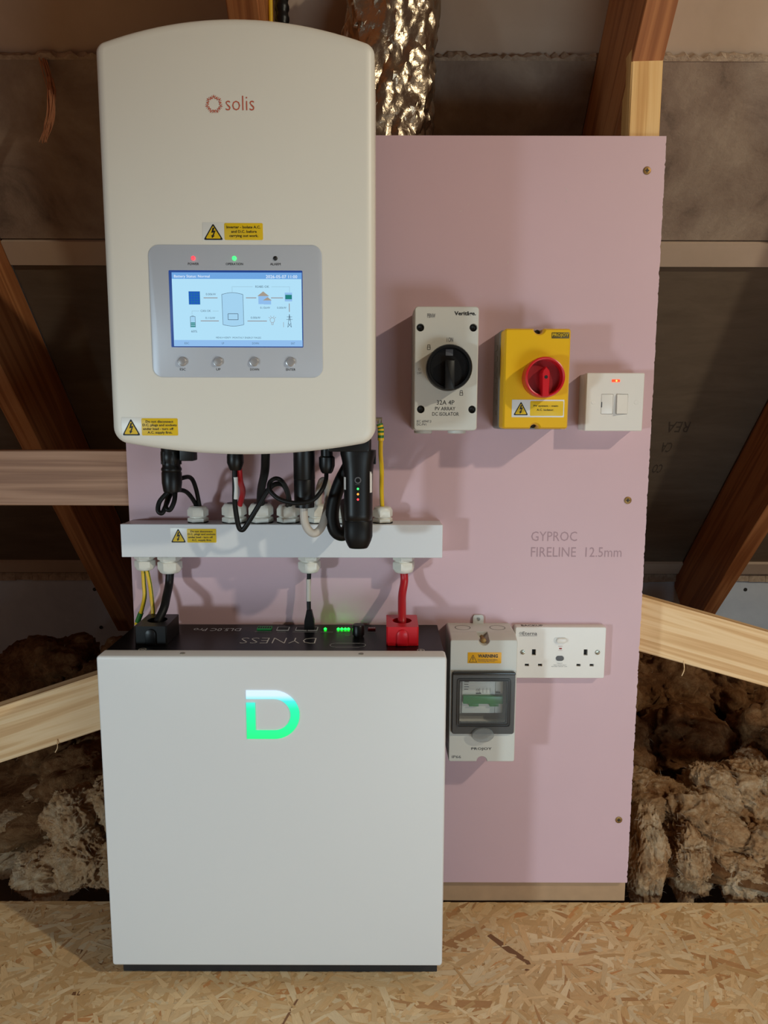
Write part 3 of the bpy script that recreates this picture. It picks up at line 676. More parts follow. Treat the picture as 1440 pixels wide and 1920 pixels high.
# glowing letter: white top bow and green L-shaped stem joined by a gradient
def logo():
    x0, x1, z0, z1, t = -.1914, -.1172, .3842, .4552, .0125
    d = .1703; mb = MB()
    cxx = x1-.0355; R = .0355; cz = (z0+z1)/2; n = 22
    outer = [(x0, z1), (cxx, z1)]+[(cxx+R*math.cos(PI/2-PI*i/n), cz+R*math.sin(PI/2-PI*i/n)) for i in range(1, n)]+[(cxx, z0), (x0, z0)]
    r = R-t
    inner = [(x0, z1-t), (cxx, z1-t)]+[(cxx+r*math.cos(PI/2-PI*i/n), cz+r*math.sin(PI/2-PI*i/n)) for i in range(1, n)]+[(cxx, z0+t), (x0+t, z0+t)]
    for i in range(len(outer)-1):
        q = [outer[i], outer[i+1], inner[i+1], inner[i]]
        mb.loft([[(x, -d, z) for x, z in q], [(x, -d-.0009, z) for x, z in q]])
    q = [(x0, z0), (x0+t, z0+t), (x0+t, z1-t-.0055), (x0, z1-t-.0055)]
    mb.loft([[(x, -d, z) for x, z in q], [(x, -d-.0009, z) for x, z in q]])
    o = mb.build('glowing_letter', M_LOGO, BT, smooth=False); o['label'] = 'backlit letter fading from white to green'
logo()
ZT = .5002
text('brand_lettering', 'DYNESS', -.2140, -.1015, -.1015, -.0755, ZT, M_LTGREY, BT, flip=True, plane='top', bold=-.022)
text('model_lettering', 'DL5.0C Pro', -.2990, -.2245, -.0420, -.0275, ZT, M_PLATEINK, BT, flip=True, plane='top')
def top_box(name, x0, x1, y0, y1, h, mat, parent=TOP):
    mb = MB(); mb.box(x0, x1, -y1, -y0, .5, .5+h); return mb.build(name, mat, parent, smooth=False)
# ports along the back edge
tb = top_box('terminal_strip', -.1985, -.1765, -.0385, -.0250, .003, M_DKGREEN)
mb = MB()
for i in range(6): mb.box(-.1975+i*.0036, -.1950+i*.0036, .028, .036, .5029, .5032)
mb.build('terminal_slots', M_HOLE, tb, smooth=False)
for x0, x1 in ((-.1680, -.1490), (-.1385, -.1205), (-.1190, -.1040)):
    f = top_box('network_port', x0, x1, -.0400, -.0225, .0012, M_PLATEINK)
    mb = MB(); mb.box(x0+.0012, x1-.0012, .0240, .0385, .5011, .5014); mb.build('port_opening', M_HOLE, f, smooth=False)
for x in (-.0920, -.0715, -.0660, -.0605, -.0555):
    mb = MB(); mb.lathe([(.0022, 0), (.0022, .0012), (.0012, .0022)], (x, -.0312, .5), 'z', 12); mb.build('charge_light', M_LED_CH, TOP)
f = top_box('dip_switch', -.0245, -.0130, -.0360, -.0270, .0025, M_REDDARK)
mb = MB()
for i in range(4): mb.box(-.0235+i*.0027, -.0218+i*.0027, .030, .033, .5024, .5030)
mb.build('switch_sliders', M_WHITE, f, smooth=False)
mb = MB()
for x0, x1, y in ((-.2005, -.1750, -.044), (-.166, -.152, -.0455), (-.1415, -.1035, -.0455), (-.098, -.079, -.0455), (-.074, -.052, -.0455), (-.0255, -.011, -.0455), (-.0585, -.0505, -.064)):
    mb.box(x0, x1, -y, -y+.0007, .5001, .5003)
x0, x1, y0, y1 = -.079, -.026, -.118, -.100
for a, b in (((x0+.009, y0), (x1-.009, y0)), ((x0+.009, y1), (x1-.009, y1))): mb.box(a[0], b[0], -a[1], -a[1]+.0008, .5001, .5003)
for cx, a0 in ((x0+.009, PI/2), (x1-.009, -PI/2)):
    for i in range(8):
        a, b = a0+PI*i/8, a0+PI*(i+1)/8; cy = (y0+y1)/2; r = .009
        P4 = [(cx+rr*math.cos(t), cy+rr*math.sin(t), .5003) for t, rr in ((a, r), (b, r), (b, r-.0008), (a, r-.0008))]
        mb.add(P4, [(0, 1, 2, 3)])
mb.build('printed_marks', M_PLATEINK, TOP, smooth=False)
for x in (-.3465, .0535):
    mb = MB(); n = 14
    for i in range(n):
        a, b = 2*PI*i/n, 2*PI*(i+1)/n
        mb.add([(x+.0055*math.cos(a)*k, -.131+.0055*math.sin(a)*k, .5003) for k in (1, .82)]+[(x+.0055*math.cos(b)*k, -.131+.0055*math.sin(b)*k, .5003) for k in (.82, 1)], [(0, 1, 2, 3)])
    mb.box(x-.0028, x+.0028, .1304, .1316, .5001, .5003)
    if x > 0: mb.box(x-.0006, x+.0006, .1280, .1340, .5001, .5003)
    mb.build('polarity_mark', M_LTGREY, TOP, smooth=False)
mb = MB(); mb.lathe([(.0075, 0), (.0075, .0025), (.0092, .003), (.0092, .0165), (.0080, .0185), (.002, .0190)], (-.0386, -.0660, .5), 'z', 20); mb.build('push_knob', M_BLK, BT)
def terminal(cx, mat, lab):
    """square shroud with a round well on top and a slotted tongue on the front"""
    x0, x1 = cx-.0235, cx+.0235; y0, y1 = -.1115, -.047; z1 = .5285
    mb = MB(); b = .002
    out = [(x0+b, y0), (x1-b, y0), (x1, y0+b), (x1, y1-b), (x1-b, y1), (x0+b, y1), (x0, y1-b), (x0, y0+b)]
    mb.loft([[(x, y, .5003) for x, y in out], [(x, y, z1) for x, y in out]], True, False)
    cy = -.078; well = [(cx+.0145*math.cos(2*PI*i/24), cy+.0155*math.sin(2*PI*i/24)) for i in range(24)]
    loops = [[Vector((x, y, 0)) for x, y in l] for l in (out, well)]
    mb.add([(v.x, v.y, z1) for l in loops for v in l], [tuple(t) for t in tessellate_polygon(loops)])
    mb.loft([[(x, y, z1) for x, y in well], [(x, y, .508) for x, y in well]], False, True)
    o = mb.build('terminal_cover', mat, BT, angle=.5); o['label'] = lab
    t = arc(cx, .517, .0075, 0, PI, 10); t = [(cx+.0075, .5005)]+t+[(cx-.0075, .5005)]
    mb = MB(); mb.prof(t, [(0, .1114), (0, .1138), (.0006, .1142)]); mb.build('release_tongue', mat, o)
    mb = MB(); mb.lathe([(.0105, .508-.5), (.0105, .5165-.5), (.006, .518-.5), (.006, .522-.5)], (cx, cy, .5), 'z', 16); mb.build('terminal_bolt', mat, o)
terminal(-.3405, M_BLK, 'black negative terminal cover'); terminal(.0275, M_RED, 'red positive terminal cover')

# ------------------------------------------------------------------ direct current isolator (grey, black knob)
DC = thing('direct_current_isolator', (.088, 0, .812), 'tall light grey switch box with a round black knob', 'isolator switch')
x0, x1, z0, z1 = .0425, .1335, .8128, .9868
mb = MB(); mb.plate(x0-.0008, x1+.0008, z0-.0008, z1+.0008, .0003, .058, .005, .001); mb.build('base_box', M_LTGREY, DC)
mb = MB()
hol = [arc(hx, hz, .0056, 0, 2*PI, 15)[:-1] for hx, hz in ((.0508, .9576), (.1258, .9576), (.1262, .8430), (.0525, .8430))]
o = rrect(x0, x1, z0, z1, .005, 5); mb.prof(o, [(0, .058), (0, .0825), (.0006, .0843), (.0016, .085)], False, False)
holed(mb, inset(o, .0016), hol, .085, .012); CV = mb.build('switch_cover', M_LTGREY, DC, angle=.5)
for h in hol:
    cx = sum(p[0] for p in h)/len(h); cz = sum(p[1] for p in h)/len(h)
    mb = MB(); mb.lathe([(.0056, .073), (.0056, .0765), (.0034, .078), (.0010, .0765)], (cx, 0, cz), 'd', 14); mb.build('cover_screw', M_INK, DC)
kx, kz = .0905, .9005
mb = MB(); mb.lathe([(.0312, .085), (.0318, .088), (.0318, .110), (.0305, .1125), (.0275, .1125), (.0265, .110), (.0262, .1035), (.002, .1035)], (kx, 0, kz), 'd', 44); K = mb.build('rotary_knob', M_BLK, DC, angle=.6)
mb = MB(); mb.plate(kx-.0068, kx+.0068, kz-.0300, kz+.0100, .1030, .1185, .001, .0012); mb.build('grip_bar', M_BLK, K)
mb = MB(); mb.plate(kx-.0052, kx+.0052, kz+.0165, kz+.0255, .1030, .1046, .0006, .0003); mb.build('position_plate', M_GREYINK, K)
F = .0853
text('brand_lettering', 'Veritåge.', .0985, .1290, .9728, .9800, F, M_INK, DC, bold=.03)
text('lettering', 'PBNW', .0604, .0718, .9708, .9768, F, M_GREYINK, DC)
text('lettering', 'I ON', .0884, .0972, .9375, .9440, F, M_GREYINK, DC)
text('lettering', 'OFF', .0464, .0530, .8925, .8955, F, M_GREYINK, DC)
text('lettering', 'O', .0480, .0514, .8978, .9012, F, M_GREYINK, DC)
text('lettering', '32A 4P', .0752, .1005, .8497, .8560, F, M_INK, DC)
text('lettering', 'PV ARRAY', .0730, .1020, .8416, .8466, F, M_INK, DC)
text('lettering', 'DC ISOLATOR', .0690, .1073, .8340, .8390, F, M_INK, DC)
text('lettering', 'IEC 60947.3', .0470, .0676, .8242, .8276, F, M_GREYINK, DC)
text('lettering', 'DC-PV1', .0470, .0606, .8198, .8232, F, M_GREYINK, DC)
for px, pz in ((.0630, .9300), (.1102, .8660)):
    mb = MB(); mb.loft([[(a, -F, b) for a, b in rrect(px-.0024, px+.0024, pz-.0032, pz+.0008, .0004, 2)], [(a, -F-.0001, b) for a, b in inset(rrect(px-.0024, px+.0024, pz-.0032, pz+.0008, .0004, 2), .0006)]], False, False)
    for a, b in (((px-.0016, pz+.0008), (px-.0016, pz+.0034)), ((px+.0016, pz+.0008), (px+.0016, pz+.0034)), ((px-.0018, pz+.0036), (px+.0018, pz+.0036))): mb.line(a, b, .0006, F)
    mb.build('padlock_symbol', M_INK, DC, smooth=False)
for x in (.0580, .1085):
    mb = MB(); mb.lathe([(.0135, .004), (.0135, -.0035), (.0115, -.0045)], (x, -.045, .8120), 'z', 24); mb.build('entry_plug', M_LTGREY, DC)

# ------------------------------------------------------------------ alternating current isolator (yellow, red knob)
AC = thing('alternating_current_isolator', (.2175, 0, .815), 'yellow switch box with a round red knob', 'isolator switch')
x0, x1, z0, z1 = .1705, .2648, .8155, .9570
mb = MB(); mb.plate(x0-.0015, x1+.001, z0-.001, z1+.001, .0003, .052, .004, .001); BB = mb.build('base_box', M_GREYBASE, AC)
mb = MB()
for i in range(7): mb.box(x0-.0024, x0-.0014, .012, .034, .835+i*.016, .842+i*.016)
mb.build('moulded_ribs', M_GREYBASE, BB, smooth=False)
mb = MB(); o = rrect(x0, x1, z0, z1, .004, 5, top=(.2192, .0075), bottom=(.2172, .0066))
mb.prof(o, [(0, .050), (0, .080), (.0008, .083), (.0026, .085)], True, True); mb.build('switch_cover', M_YEL, AC, angle=.5)
for cx, cz in ((.2192, .9525), (.2172, .8205)):
    mb = MB(); mb.lathe([(.0040, .050), (.0040, .070), (.0015, .069)], (cx, 0, cz), 'd', 14); mb.build('cover_screw', M_INK, AC)
kx, kz = .2236, .8875
mb = MB(); mb.lathe([(.0268, .085), (.0278, .087), (.0284, .108), (.0276, .112), (.0262, .1125), (.0246, .1118), (.0236, .100), (.002, .100)], (kx, 0, kz), 'd', 44); K = mb.build('rotary_knob', M_RED, AC, angle=.6)
mb = MB(); mb.lathe([(.0234, .1002), (.002, .1003)], (kx, 0, kz), 'd', 36, False, True); mb.build('knob_dish', M_REDDARK, K)
gp = [(kx-.0046, kz-.0268), (kx+.0046, kz-.0268), (kx+.0056, kz+.005), (kx+.0046, kz+.009), (kx, kz+.0145), (kx-.0046, kz+.009), (kx-.0056, kz+.005)]
mb = MB(); mb.prof(gp, [(0, .0995), (0, .1155), (.0010, .1172)]); mb.build('pointer_grip', M_RED, K, smooth=False)
mb = MB(); mb.lathe([(.0024, .1170), (.0024, .1175)], (kx, 0, kz), 'd', 14); mb.build('grip_hole', M_INK, K)
F = .0853
mb = MB(); mb.plate(.2368, .2616, .9430, .9512, .085, .0855, .0003, .0001, 2); PL = mb.build('brand_plate', pm('bronze_label', (96, 82, 34), .4), AC)
text('brand_lettering', 'PROJOY', .2376, .2608, .9443, .9500, .0858, M_STK, AC, bold=.01)
sticker(AC, .1830, .2582, .8322, .8572, .0851, (.1853, .2068, .8350, .8546), (.2092, .2568, .8342, .8552), [('PV system - main', .10, .84, .58, .74), ('A.C. isolator.', .20, .72, .34, .48)], backing=M_WHITE)

# ------------------------------------------------------------------ fused spur
SP = thing('fused_spur', (.345, 0, .8125), 'small white square fused switch with a glowing orange light', 'fused switch')
mb = MB(); mb.plate(.3022, .3872, .8122, .8972, .0003, .030, .002, .0005); mb.build('back_box', M_SPUR, SP)
mb = MB(); hol = [rrect(.3242, .3422, .8370, .8668, .0012, 3), rrect(.3465, .3640, .8370, .8668, .0006, 2)]
o = rrect(.3012, .3876, .8118, .8978, .002, 4); mb.prof(o, [(0, .030), (0, .0398), (.0010, .041)], True, False)
holed(mb, inset(o, .0010), hol, .041, .004); mb.build('face_plate', M_SPUR, SP, angle=.5)
mb = MB(); mb.plate(.3246, .3418, .8374, .8664, .037, .0412, .001, .0005); FZ = mb.build('fuse_carrier', M_SPUR, SP)
mb = MB(); mb.plate(.3244, .3258, .847, .855, .038, .0416, .0004, .0002, 2); mb.build('pry_notch', M_GREYINK, FZ)
mb = MB(); mb.loft([[(.3469, -.037, .8374), (.3636, -.037, .8374), (.3636, -.037, .8664), (.3469, -.037, .8664)], [(.3469, -.0465, .8376), (.3636, -.0420, .8376), (.3636, -.0412, .8662), (.3469, -.0445, .8662)]]); mb.build('rocker', M_SPUR, SP, smooth=False)
mb = MB(); mb.plate(.3388, .3508, .8842, .8882, .0408, .0418, .0006, .0003, 2); nn = mb.build('neon_window', M_NEON, SP)
mb = MB(); mb.lathe([(.0014, .0418), (.001, .0422)], (.3455, 0, .8862), 'd', 10); mb.build('neon_core', M_NEON2, nn)
for cx in (.3125, .3765):
    mb = MB(); mb.lathe([(.0034, .041), (.0030, .0414), (.001, .0414)], (cx, 0, .8545), 'd', 16); mb.build('screw_cap', M_SPUR, SP)

# ------------------------------------------------------------------ breaker enclosure
EN = thing('breaker_enclosure', (.1525, 0, .300), 'light grey breaker box with a smoked window beside the battery', 'breaker box')
x0, x1, z0 = .1012, .2040, .3005
mb = MB(); mb.plate(x0-.0004, x1+.0004, z0-.0004, .5018, .0003, .046, .004, .0004); mb.build('base_box', M_LTGREY, EN)
hole = rrect(.1105, .1955, .3595, .4400, .003, 4)
ob = rrect(x0, x1, z0, .5018, .003, 4, top=(.1525, .0085), bottom=(.1530, .0082)); of = rrect(x0+.0003, x1-.0003, z0+.0003, .4962, .003, 4, top=(.1525, .0085), bottom=(.1530, .0082))
mb = MB(); mb.loft([[(x, -.0455, z) for x, z in ob], [(x, -.0535, z) for x, z in ob], [(x, -.0712, z) for x, z in of], [(x, -.072, z) for x, z in inset(of, .0008)]], True, False)
holed(mb, inset(of, .0008), [hole], .072, .026); mb.build('front_cover', M_LTGREY, EN, angle=.45)
for cx in (.125, .180):
    mb = MB(); n = 24
    for i in range(n):
        a, b = 2*PI*i/n, 2*PI*(i+1)/n
        mb.add([(cx+.0125*math.cos(a)*k, -.026+.0125*math.sin(a)*k, .5020) for k in (1, .9)]+[(cx+.0125*math.cos(b)*k, -.026+.0125*math.sin(b)*k, .5020) for k in (.9, 1)], [(0, 1, 2, 3)])
    mb.build('knockout_ring', M_GREYBASE, EN, smooth=False)
tabo = rrect(.1440, .1610, .496, .516, .004, 4); mb = MB()
mb.prof(tabo, [(0, .0004), (0, .0040)], True, False); holed(mb, tabo, [arc(.1525, .509, .0032, 0, 2*PI, 12)[:-1]], .0040, .0035); mb.build('fixing_lug', M_LTGREY, EN, angle=.5)
mb = MB(); mb.lathe([(.0030, .046), (.0030, .062), (.0042, .0625), (.0042, .0665), (.002, .0672)], (.1525, 0, .4935), 'd', 14); mb.build('cover_screw', M_BRASS, EN)
# recessed breaker
mb = MB(); mb.box(.1106, .1954, .0455, .0468, .3596, .4399); mb.build('recess_floor', M_GREYBASE, EN, smooth=False)
mb = MB(); mb.plate(.1225, .1740, .3730, .4290, .0468, .0560, .001, .0006); BK = mb.build('breaker', M_BRK, EN)
mb = MB(); mb.box(.1745, .1860, .0468, .0550, .3730, .4290); mb.build('spacer_module', M_BRK, BK, smooth=False)
mb = MB(); mb.plate(.1235, .1855, .3905, .4030, .0560, .0625, .001, .0008); mb.plate(.1330, .1480, .3860, .3915, .0560, .0615, .0005, .0004); mb.plate(.1650, .1790, .3860, .3915, .0560, .0615, .0005, .0004); mb.build('green_toggle', M_BRKG, BK)
mb = MB()
for i in range(4): mb.rect(.1255, .1330-.001*(i % 2), .4235-i*.004, .4245-i*.004, .0563)
for x in (.150, .155, .161, .166): mb.line((x, .406), (x, .414), .0004, .0563)
mb.rect(.1440, .1520, .4045, .4065, .0563); mb.rect(.1750, .1820, .4055, .4080, .0563); mb.build('printed_marks', M_INK, BK, smooth=False)
text('lettering', 'PROJOY', .1260, .1370, .4252, .4275, .0563, M_INK, BK)
text('lettering', 'CE', .1440, .1490, .4085, .4125, .0563, M_INK, BK)
mb = MB(); mb.box(.1180, .1215, .0468, .058, .3735, .4285); mb.build('cable_side', M_GREYBASE, BK, smooth=False)
# smoked window door
wo = rrect(.1050, .2010, .3480, .4478, .004, 5); wi = rrect(.1165, .1885, .3668, .4330, .003, 4)
mb = MB(); mb.prof(wo, [(0, .0721), (0, .0765), (.0010, .0780)], False, False); holed(mb, inset(wo, .0010), [wi], .0780, .0055); WD = mb.build('window_door', M_SMOKE, EN, angle=.5); WD['label'] = 'smoked grey hinged window'
mb = MB(); lo = rrect(.1122, .1942, .3610, .4378, .004, 5)
for t0, t1, h in ((0, .0010, .0795), (.0030, .0040, .0792)):
    a = inset(lo, t0); b = inset(lo, t1)
    mb.loft([[(x, -.0779, z) for x, z in a], [(x, -h, z) for x, z in a], [(x, -h, z) for x, z in b], [(x, -.0779, z) for x, z in b]], False, False)
mb.build('raised_rim', M_SMOKE2, WD, angle=.5)
mb = MB(); mb.plate(.1052, .2008, .4438, .4477, .0778, .0800, .0012, .0006, 3); mb.build('hinge_bar', M_SMOKE2, WD)
mb = MB(); mb.rect(.1166, .1884, .3669, .4329, .0768); mb.build('clear_pane', M_PANE, WD, smooth=False)
tb = [(x, z) for x, z in arc(.1525, .3450, .0180, .30, PI-.30, 12)]; tb += [(x, z) for x, z in arc(.1525, .3512, .0180, PI+.28, 2*PI-.28, 10)]
mb = MB(); mb.prof([(x, .3480+(z-.3480)*.78) for x, z in tb], [(0, .0781), (0, .0815), (.0010, .0828)]); mb.build('finger_tab', M_TABC, WD)
F = .0723
text('brand_lettering', 'PROJOY', .1365, .1682, .3187, .3240, F, M_INK, EN, bold=.01)
text('lettering', 'IP66', .1068, .1207, .3063, .3107, F, M_GREYINK, EN)
mb = MB(); mb.plate(.1282, .1795, .4598, .4770, .072, .0724, .0006, .0001, 2); WS = mb.build('warning_sticker', pm('amber_sticker', (240, 176, 16), .45), EN)
mb = MB(); P3 = [(.1305, .4615), (.1420, .4615), (.13625, .4732)]
for i in range(3): mb.line(P3[i], P3[(i+1) % 3], .0006, .0727)
mb.line((.13625, .4650), (.13625, .4700), .0010, .0727); mb.rect(.1358, .1367, .4628, .4638, .0727); mb.build('hazard_triangle', M_INK, WS, smooth=False)
text('lettering', 'WARNING', .1438, .1740, .4688, .4742, .0727, M_INK, WS, bold=.03)
text('lettering', 'Disconnect the mains before', .1438, .1735, .4644, .4666, .0727, M_GREYINK, WS)
text('lettering', 'removing this cover', .1438, .1700, .4618, .4638, .0727, M_GREYINK, WS)

# ------------------------------------------------------------------ double socket
DS = thing('double_socket', (.283, 0, .4145), 'white double wall socket with a test button and switch in the middle', 'socket')
x0, x1, z0, z1 = .2105, .3562, .4145, .5000
hol = []
for cx in (.2413, .3245):
    hol += [rrect(cx-.0032, cx+.0032, .4530, .4630, .0003, 1), rrect(cx-.0140, cx-.0072, .4346, .4388, .0003, 1), rrect(cx+.0072, cx+.0140, .4346, .4388, .0003, 1)]
mb = MB(); o = rrect(x0, x1, z0, z1, .003, 4); mb.prof(o, [(0, .0003), (0, .0140), (.0010, .0155)], True, False)
holed(mb, inset(o, .0010), hol, .0155, .006); mb.build('face_plate', M_SPUR, DS, angle=.5)
for h in hol:
    xs = [p[0] for p in h]; zs = [p[1] for p in h]
    mb = MB(); mb.rect(min(xs), max(xs), min(zs), max(zs), .0105); mb.build('pin_slot', M_HOLE, DS, smooth=False)
for cx in (.2234, .3433):
    mb = MB(); mb.lathe([(.0040, .0154), (.0038, .0166), (.001, .0172)], (cx, 0, .4582), 'd', 16); sc_ = mb.build('plate_screw', M_STEEL, DS)
    mb = MB(); mb.line((cx-.0028, .4562), (cx+.0028, .4602), .0008, .0174); mb.build('screw_slot', M_INK, sc_, smooth=False)
mb = MB(); mb.plate(.2725, .2935, .4730, .4830, .0154, .0162, .0046, .0003); SW = mb.build('switch_surround', M_WHITE, DS)
mb = MB(); mb.plate(.2765, .2930, .4738, .4822, .0160, .0195, .0040, .0012); mb.build('switch_slider', M_SPUR, SW)
mb = MB(); mb.plate(.2815, .2860, .4632, .4654, .0154, .0158, .0004, .0001, 2); mb.build('indicator_window', M_REDDARK, DS)
mb = MB(); mb.plate(.2770, .2895, .4440, .4522, .0154, .0170, .0038, .0006); mb.build('test_button', M_GREYINK, DS)
F = .0157
text('brand_lettering', 'Eterna', .2222, .2455, .4864, .4922, F, M_GREYINK, DS, bold=.012)
mb = MB(); mb.line((.2165, .4852), (.2455, .4852), .0005, F)
for i in range(10):
    a, b = 2*PI*i/10, 2*PI*(i+1)/10; mb.line((.2192+.0022*math.cos(a), .4893+.0022*math.sin(a)), (.2192+.0022*math.cos(b), .4893+.0022*math.sin(b)), .0005, F)
mb.line((.2182, .4893), (.2208, .4893), .0008, F); mb.build('brand_emblem', M_GREYINK, DS, smooth=False)
text('lettering', 'RESET', .2805, .2870, .4675, .4688, F, M_REDDARK, DS)
text('lettering', 'PUSH', .2808, .2868, .4608, .4618, F, M_REDDARK, DS)
text('lettering', 'TEST', .2785, .2880, .4392, .4404, F, M_GREYINK, DS)
text('lettering', 'TEST REGULARLY', .2735, .2940, .4362, .4374, F, M_GREYINK, DS)
text('lettering', 'RATED 30mA 13A', .2705, .2955, .4338, .4350, F, M_GREYINK, DS)
text('handwritten_lettering', 'BACKUP', .2210, .2560, -.0125, -.0040, .50025, M_INK, DS, plane='top', bold=.01)

# ------------------------------------------------------------------ cables
def cable(path, r, mat, label, name='cable', n=12, res=7, parts=()):
    mb = MB(); base = path[-1]; mb.tube(path, r, n, res)
    o = mb.build(name, mat, org=path[0]); return tag(o, label, 'cable')
cable([(-.3065, -.112, .735), (-.3068, -.113, .7265), (-.3178, -.116, .7127), (-.3198, -.119, .7001), (-.3140, -.119, .6965), (-.3097, -.112, .7082), (-.3072, -.088, .7234), (-.2965, -.062, .7215), (-.2907, -.034, .702), (-.2893, -.026, .687)], .0033, M_BLK2, 'thin black cable looping low below the left plug to the leftmost upper gland')
cable([(-.2962, -.111, .735), (-.2962, -.113, .7270), (-.2965, -.119, .7131), (-.3020, -.122, .7015), (-.3082, -.120, .7045), (-.3110, -.102, .7147), (-.3063, -.090, .736), (-.2960, -.078, .7425), (-.2896, -.055, .7410), (-.2865, -.040, .7241), (-.2845, -.026, .690)], .0033, M_BLK2, 'thin black cable arching highest from the left plug to the leftmost upper gland')
ck = cable([(-.2096, -.12, .7610), (-.2100, -.12, .7324), (-.2115, -.115, .7085), (-.2090, -.108, .6775), (-.2045, -.107, .6707), (-.1982, -.108, .6762), (-.1807, -.110, .7035), (-.1656, -.108, .7282), (-.1547, -.104, .7367), (-.1454, -.092, .7334), (-.1428, -.060, .7145), (-.1448, -.026, .690)], .0036, M_BLK2, 'black cable with a white sleeve dipping in a sharp V over the trunking')
mb = MB(); mb.tube([(-.2085, -.1215, .748), (-.2085, -.1205, .728), (-.2093, -.119, .717)], .0032, 12, 4); mb.build('white_sleeve', M_WHITE, ck)
cable([(-.2040, -.118, .765), (-.2052, -.106, .742), (-.2110, -.060, .720), (-.2250, -.027, .690)], .0042, M_CABRED, 'short red cable behind the black V-shaped cable')
cable([(-.1626, -.13, .800), (-.1650, -.125, .780), (-.1700, -.105, .7545), (-.1840, -.058, .722), (-.1906, -.026, .688)], .0062, M_BLK2, 'thick straight black cable leaning into the third upper gland')
cable([(-.081, -.12, .7580), (-.081, -.130, .745), (-.0858, -.146, .7316), (-.0986, -.152, .7189), (-.1205, -.152, .7152), (-.1431, -.147, .7197), (-.1569, -.142, .7309), (-.1582, -.137, .7415), (-.1507, -.132, .7470), (-.1426, -.122, .7417), (-.1405, -.082, .7207), (-.1505, -.026, .690)], .0031, M_BLK2, 'black cable curling in a loop across the black grid plug')
cable([(-.1135, -.12, .708), (-.1128, -.12, .6872), (-.1074, -.12, .6734), (-.0984, -.12, .6681), (-.0893, -.112, .6757), (-.0839, -.092, .6946), (-.0830, -.062, .7147), (-.0868, -.042, .7318), (-.0950, -.030, .7340), (-.1008, -.026, .7149), (-.1018, -.026, .689)], .0058, M_CABGREY, 'light grey cable hanging in a U below the black grid plug')
cable([(-.0420, -.10, .792), (-.0480, -.10, .768), (-.0630, -.10, .7385), (-.0720, -.10, .7115), (-.0748, -.10, .6882), (-.0705, -.10, .6690), (-.0600, -.098, .6630), (-.0520, -.085, .6720), (-.0560, -.050, .690), (-.0600, -.026, .6985)], .0098, M_BLK2, 'very thick black cable bulging out behind the data stick', n=16)
er = MB(); er.tube([(-.0048, -.100, .8130), (-.0048, -.099, .803), (-.0052, -.080, .7796), (-.0036, -.060, .7548), (-.0038, -.040, .7208), (-.0026, -.026, .692)], .0034, 12, 7, stripe=lambda k, i: 1 if i in (0, 1, 2, 6) else 0)
er = tag(er.build('earth_cable', [M_EARTHY, M_EARTHG], org=(-.0026, -.026, .692)), 'green and yellow earth cable beside the data stick, above the trunking', 'cable')
mb = MB(); mb.tube([(-.0068, -.1, .8225), (-.0050, -.1, .816), (-.0048, -.1, .809), (-.0048, -.099, .799)], .0045, 12, 8, stripe=lambda k, i: 1 if (k//3) % 2 == 0 else 0); mb.build('striped_sleeve', [M_EARTHY, M_EARTHG], er)
mb = MB(); mb.tube([(-.0060, -.1, .829), (-.0068, -.1, .8225)], .0030, 10, 1); mb.build('ring_terminal', M_STEEL, er)
for pth, lab in (([(-.3770, -.026, .594), (-.3765, -.026, .5711), (-.3758, -.028, .5501), (-.3850, -.021, .5230), (-.3920, -.018, .5075), (-.3950, -.0160, .5030)], 'left of two green and yellow earth cables below the trunking'),
                 ([(-.3710, -.026, .594), (-.3659, -.030, .5721), (-.3617, -.037, .5533), (-.3590, -.041, .5334), (-.3590, -.043, .515), (-.3592, -.0435, .5035)], 'right of two green and yellow earth cables below the trunking')):
    mb = MB(); mb.tube(pth, .0032, 12, 7, stripe=lambda k, i: 1 if i in (2, 3, 4, 8) else 0)
    o = tag(mb.build('earth_cable', [M_EARTHY, M_EARTHG], org=pth[0]), lab, 'cable', 'earth cables to the battery')
    if 'left of' in lab:
        mb = MB(); mb.tube(pth[3:5], .0042, 12, 1); mb.build('striped_sleeve', M_EARTHG, o)
cable([(-.3345, -.026, .594), (-.3359, -.030, .5721), (-.3346, -.050, .5560), (-.3340, -.066, .5432), (-.3390, -.076, .529), (-.3405, -.078, .523)], .0064, M_BLK2, 'thick black cable dropping into the black battery terminal')
cable([(.0312, -.026, .595), (.0320, -.028, .5769), (.0285, -.042, .5586), (.0278, -.062, .5428), (.0276, -.076, .529), (.0275, -.078, .523)], .0064, M_CABRED, 'thick red cable dropping into the red battery terminal')
rj = cable([(-.1168, -.026, .595), (-.1179, -.026, .5672), (-.1177, -.030, .5384), (-.1167, -.0325, .5264)], .0034, M_BLK2, 'black network cable plugged into the battery top')
mb = MB(); mb.tube([(-.1180, -.0270, .580), (-.1181, -.0275, .562), (-.1179, -.0300, .545)], .0037, 12, 4); mb.build('grey_sleeve', M_CABGREY, rj)
mb = MB(); mb.loft([[(-.1167+a*w, -.033+b*h, z) for a, b in ((-1, -1), (1, -1), (1, 1), (-1, 1))] for z, w, h in ((.532, .0040, .0040), (.526, .0050, .0045), (.515, .0074, .0060), (.5015, .0076, .0064))]); mb.build('network_plug', M_BLK, rj, angle=.4)

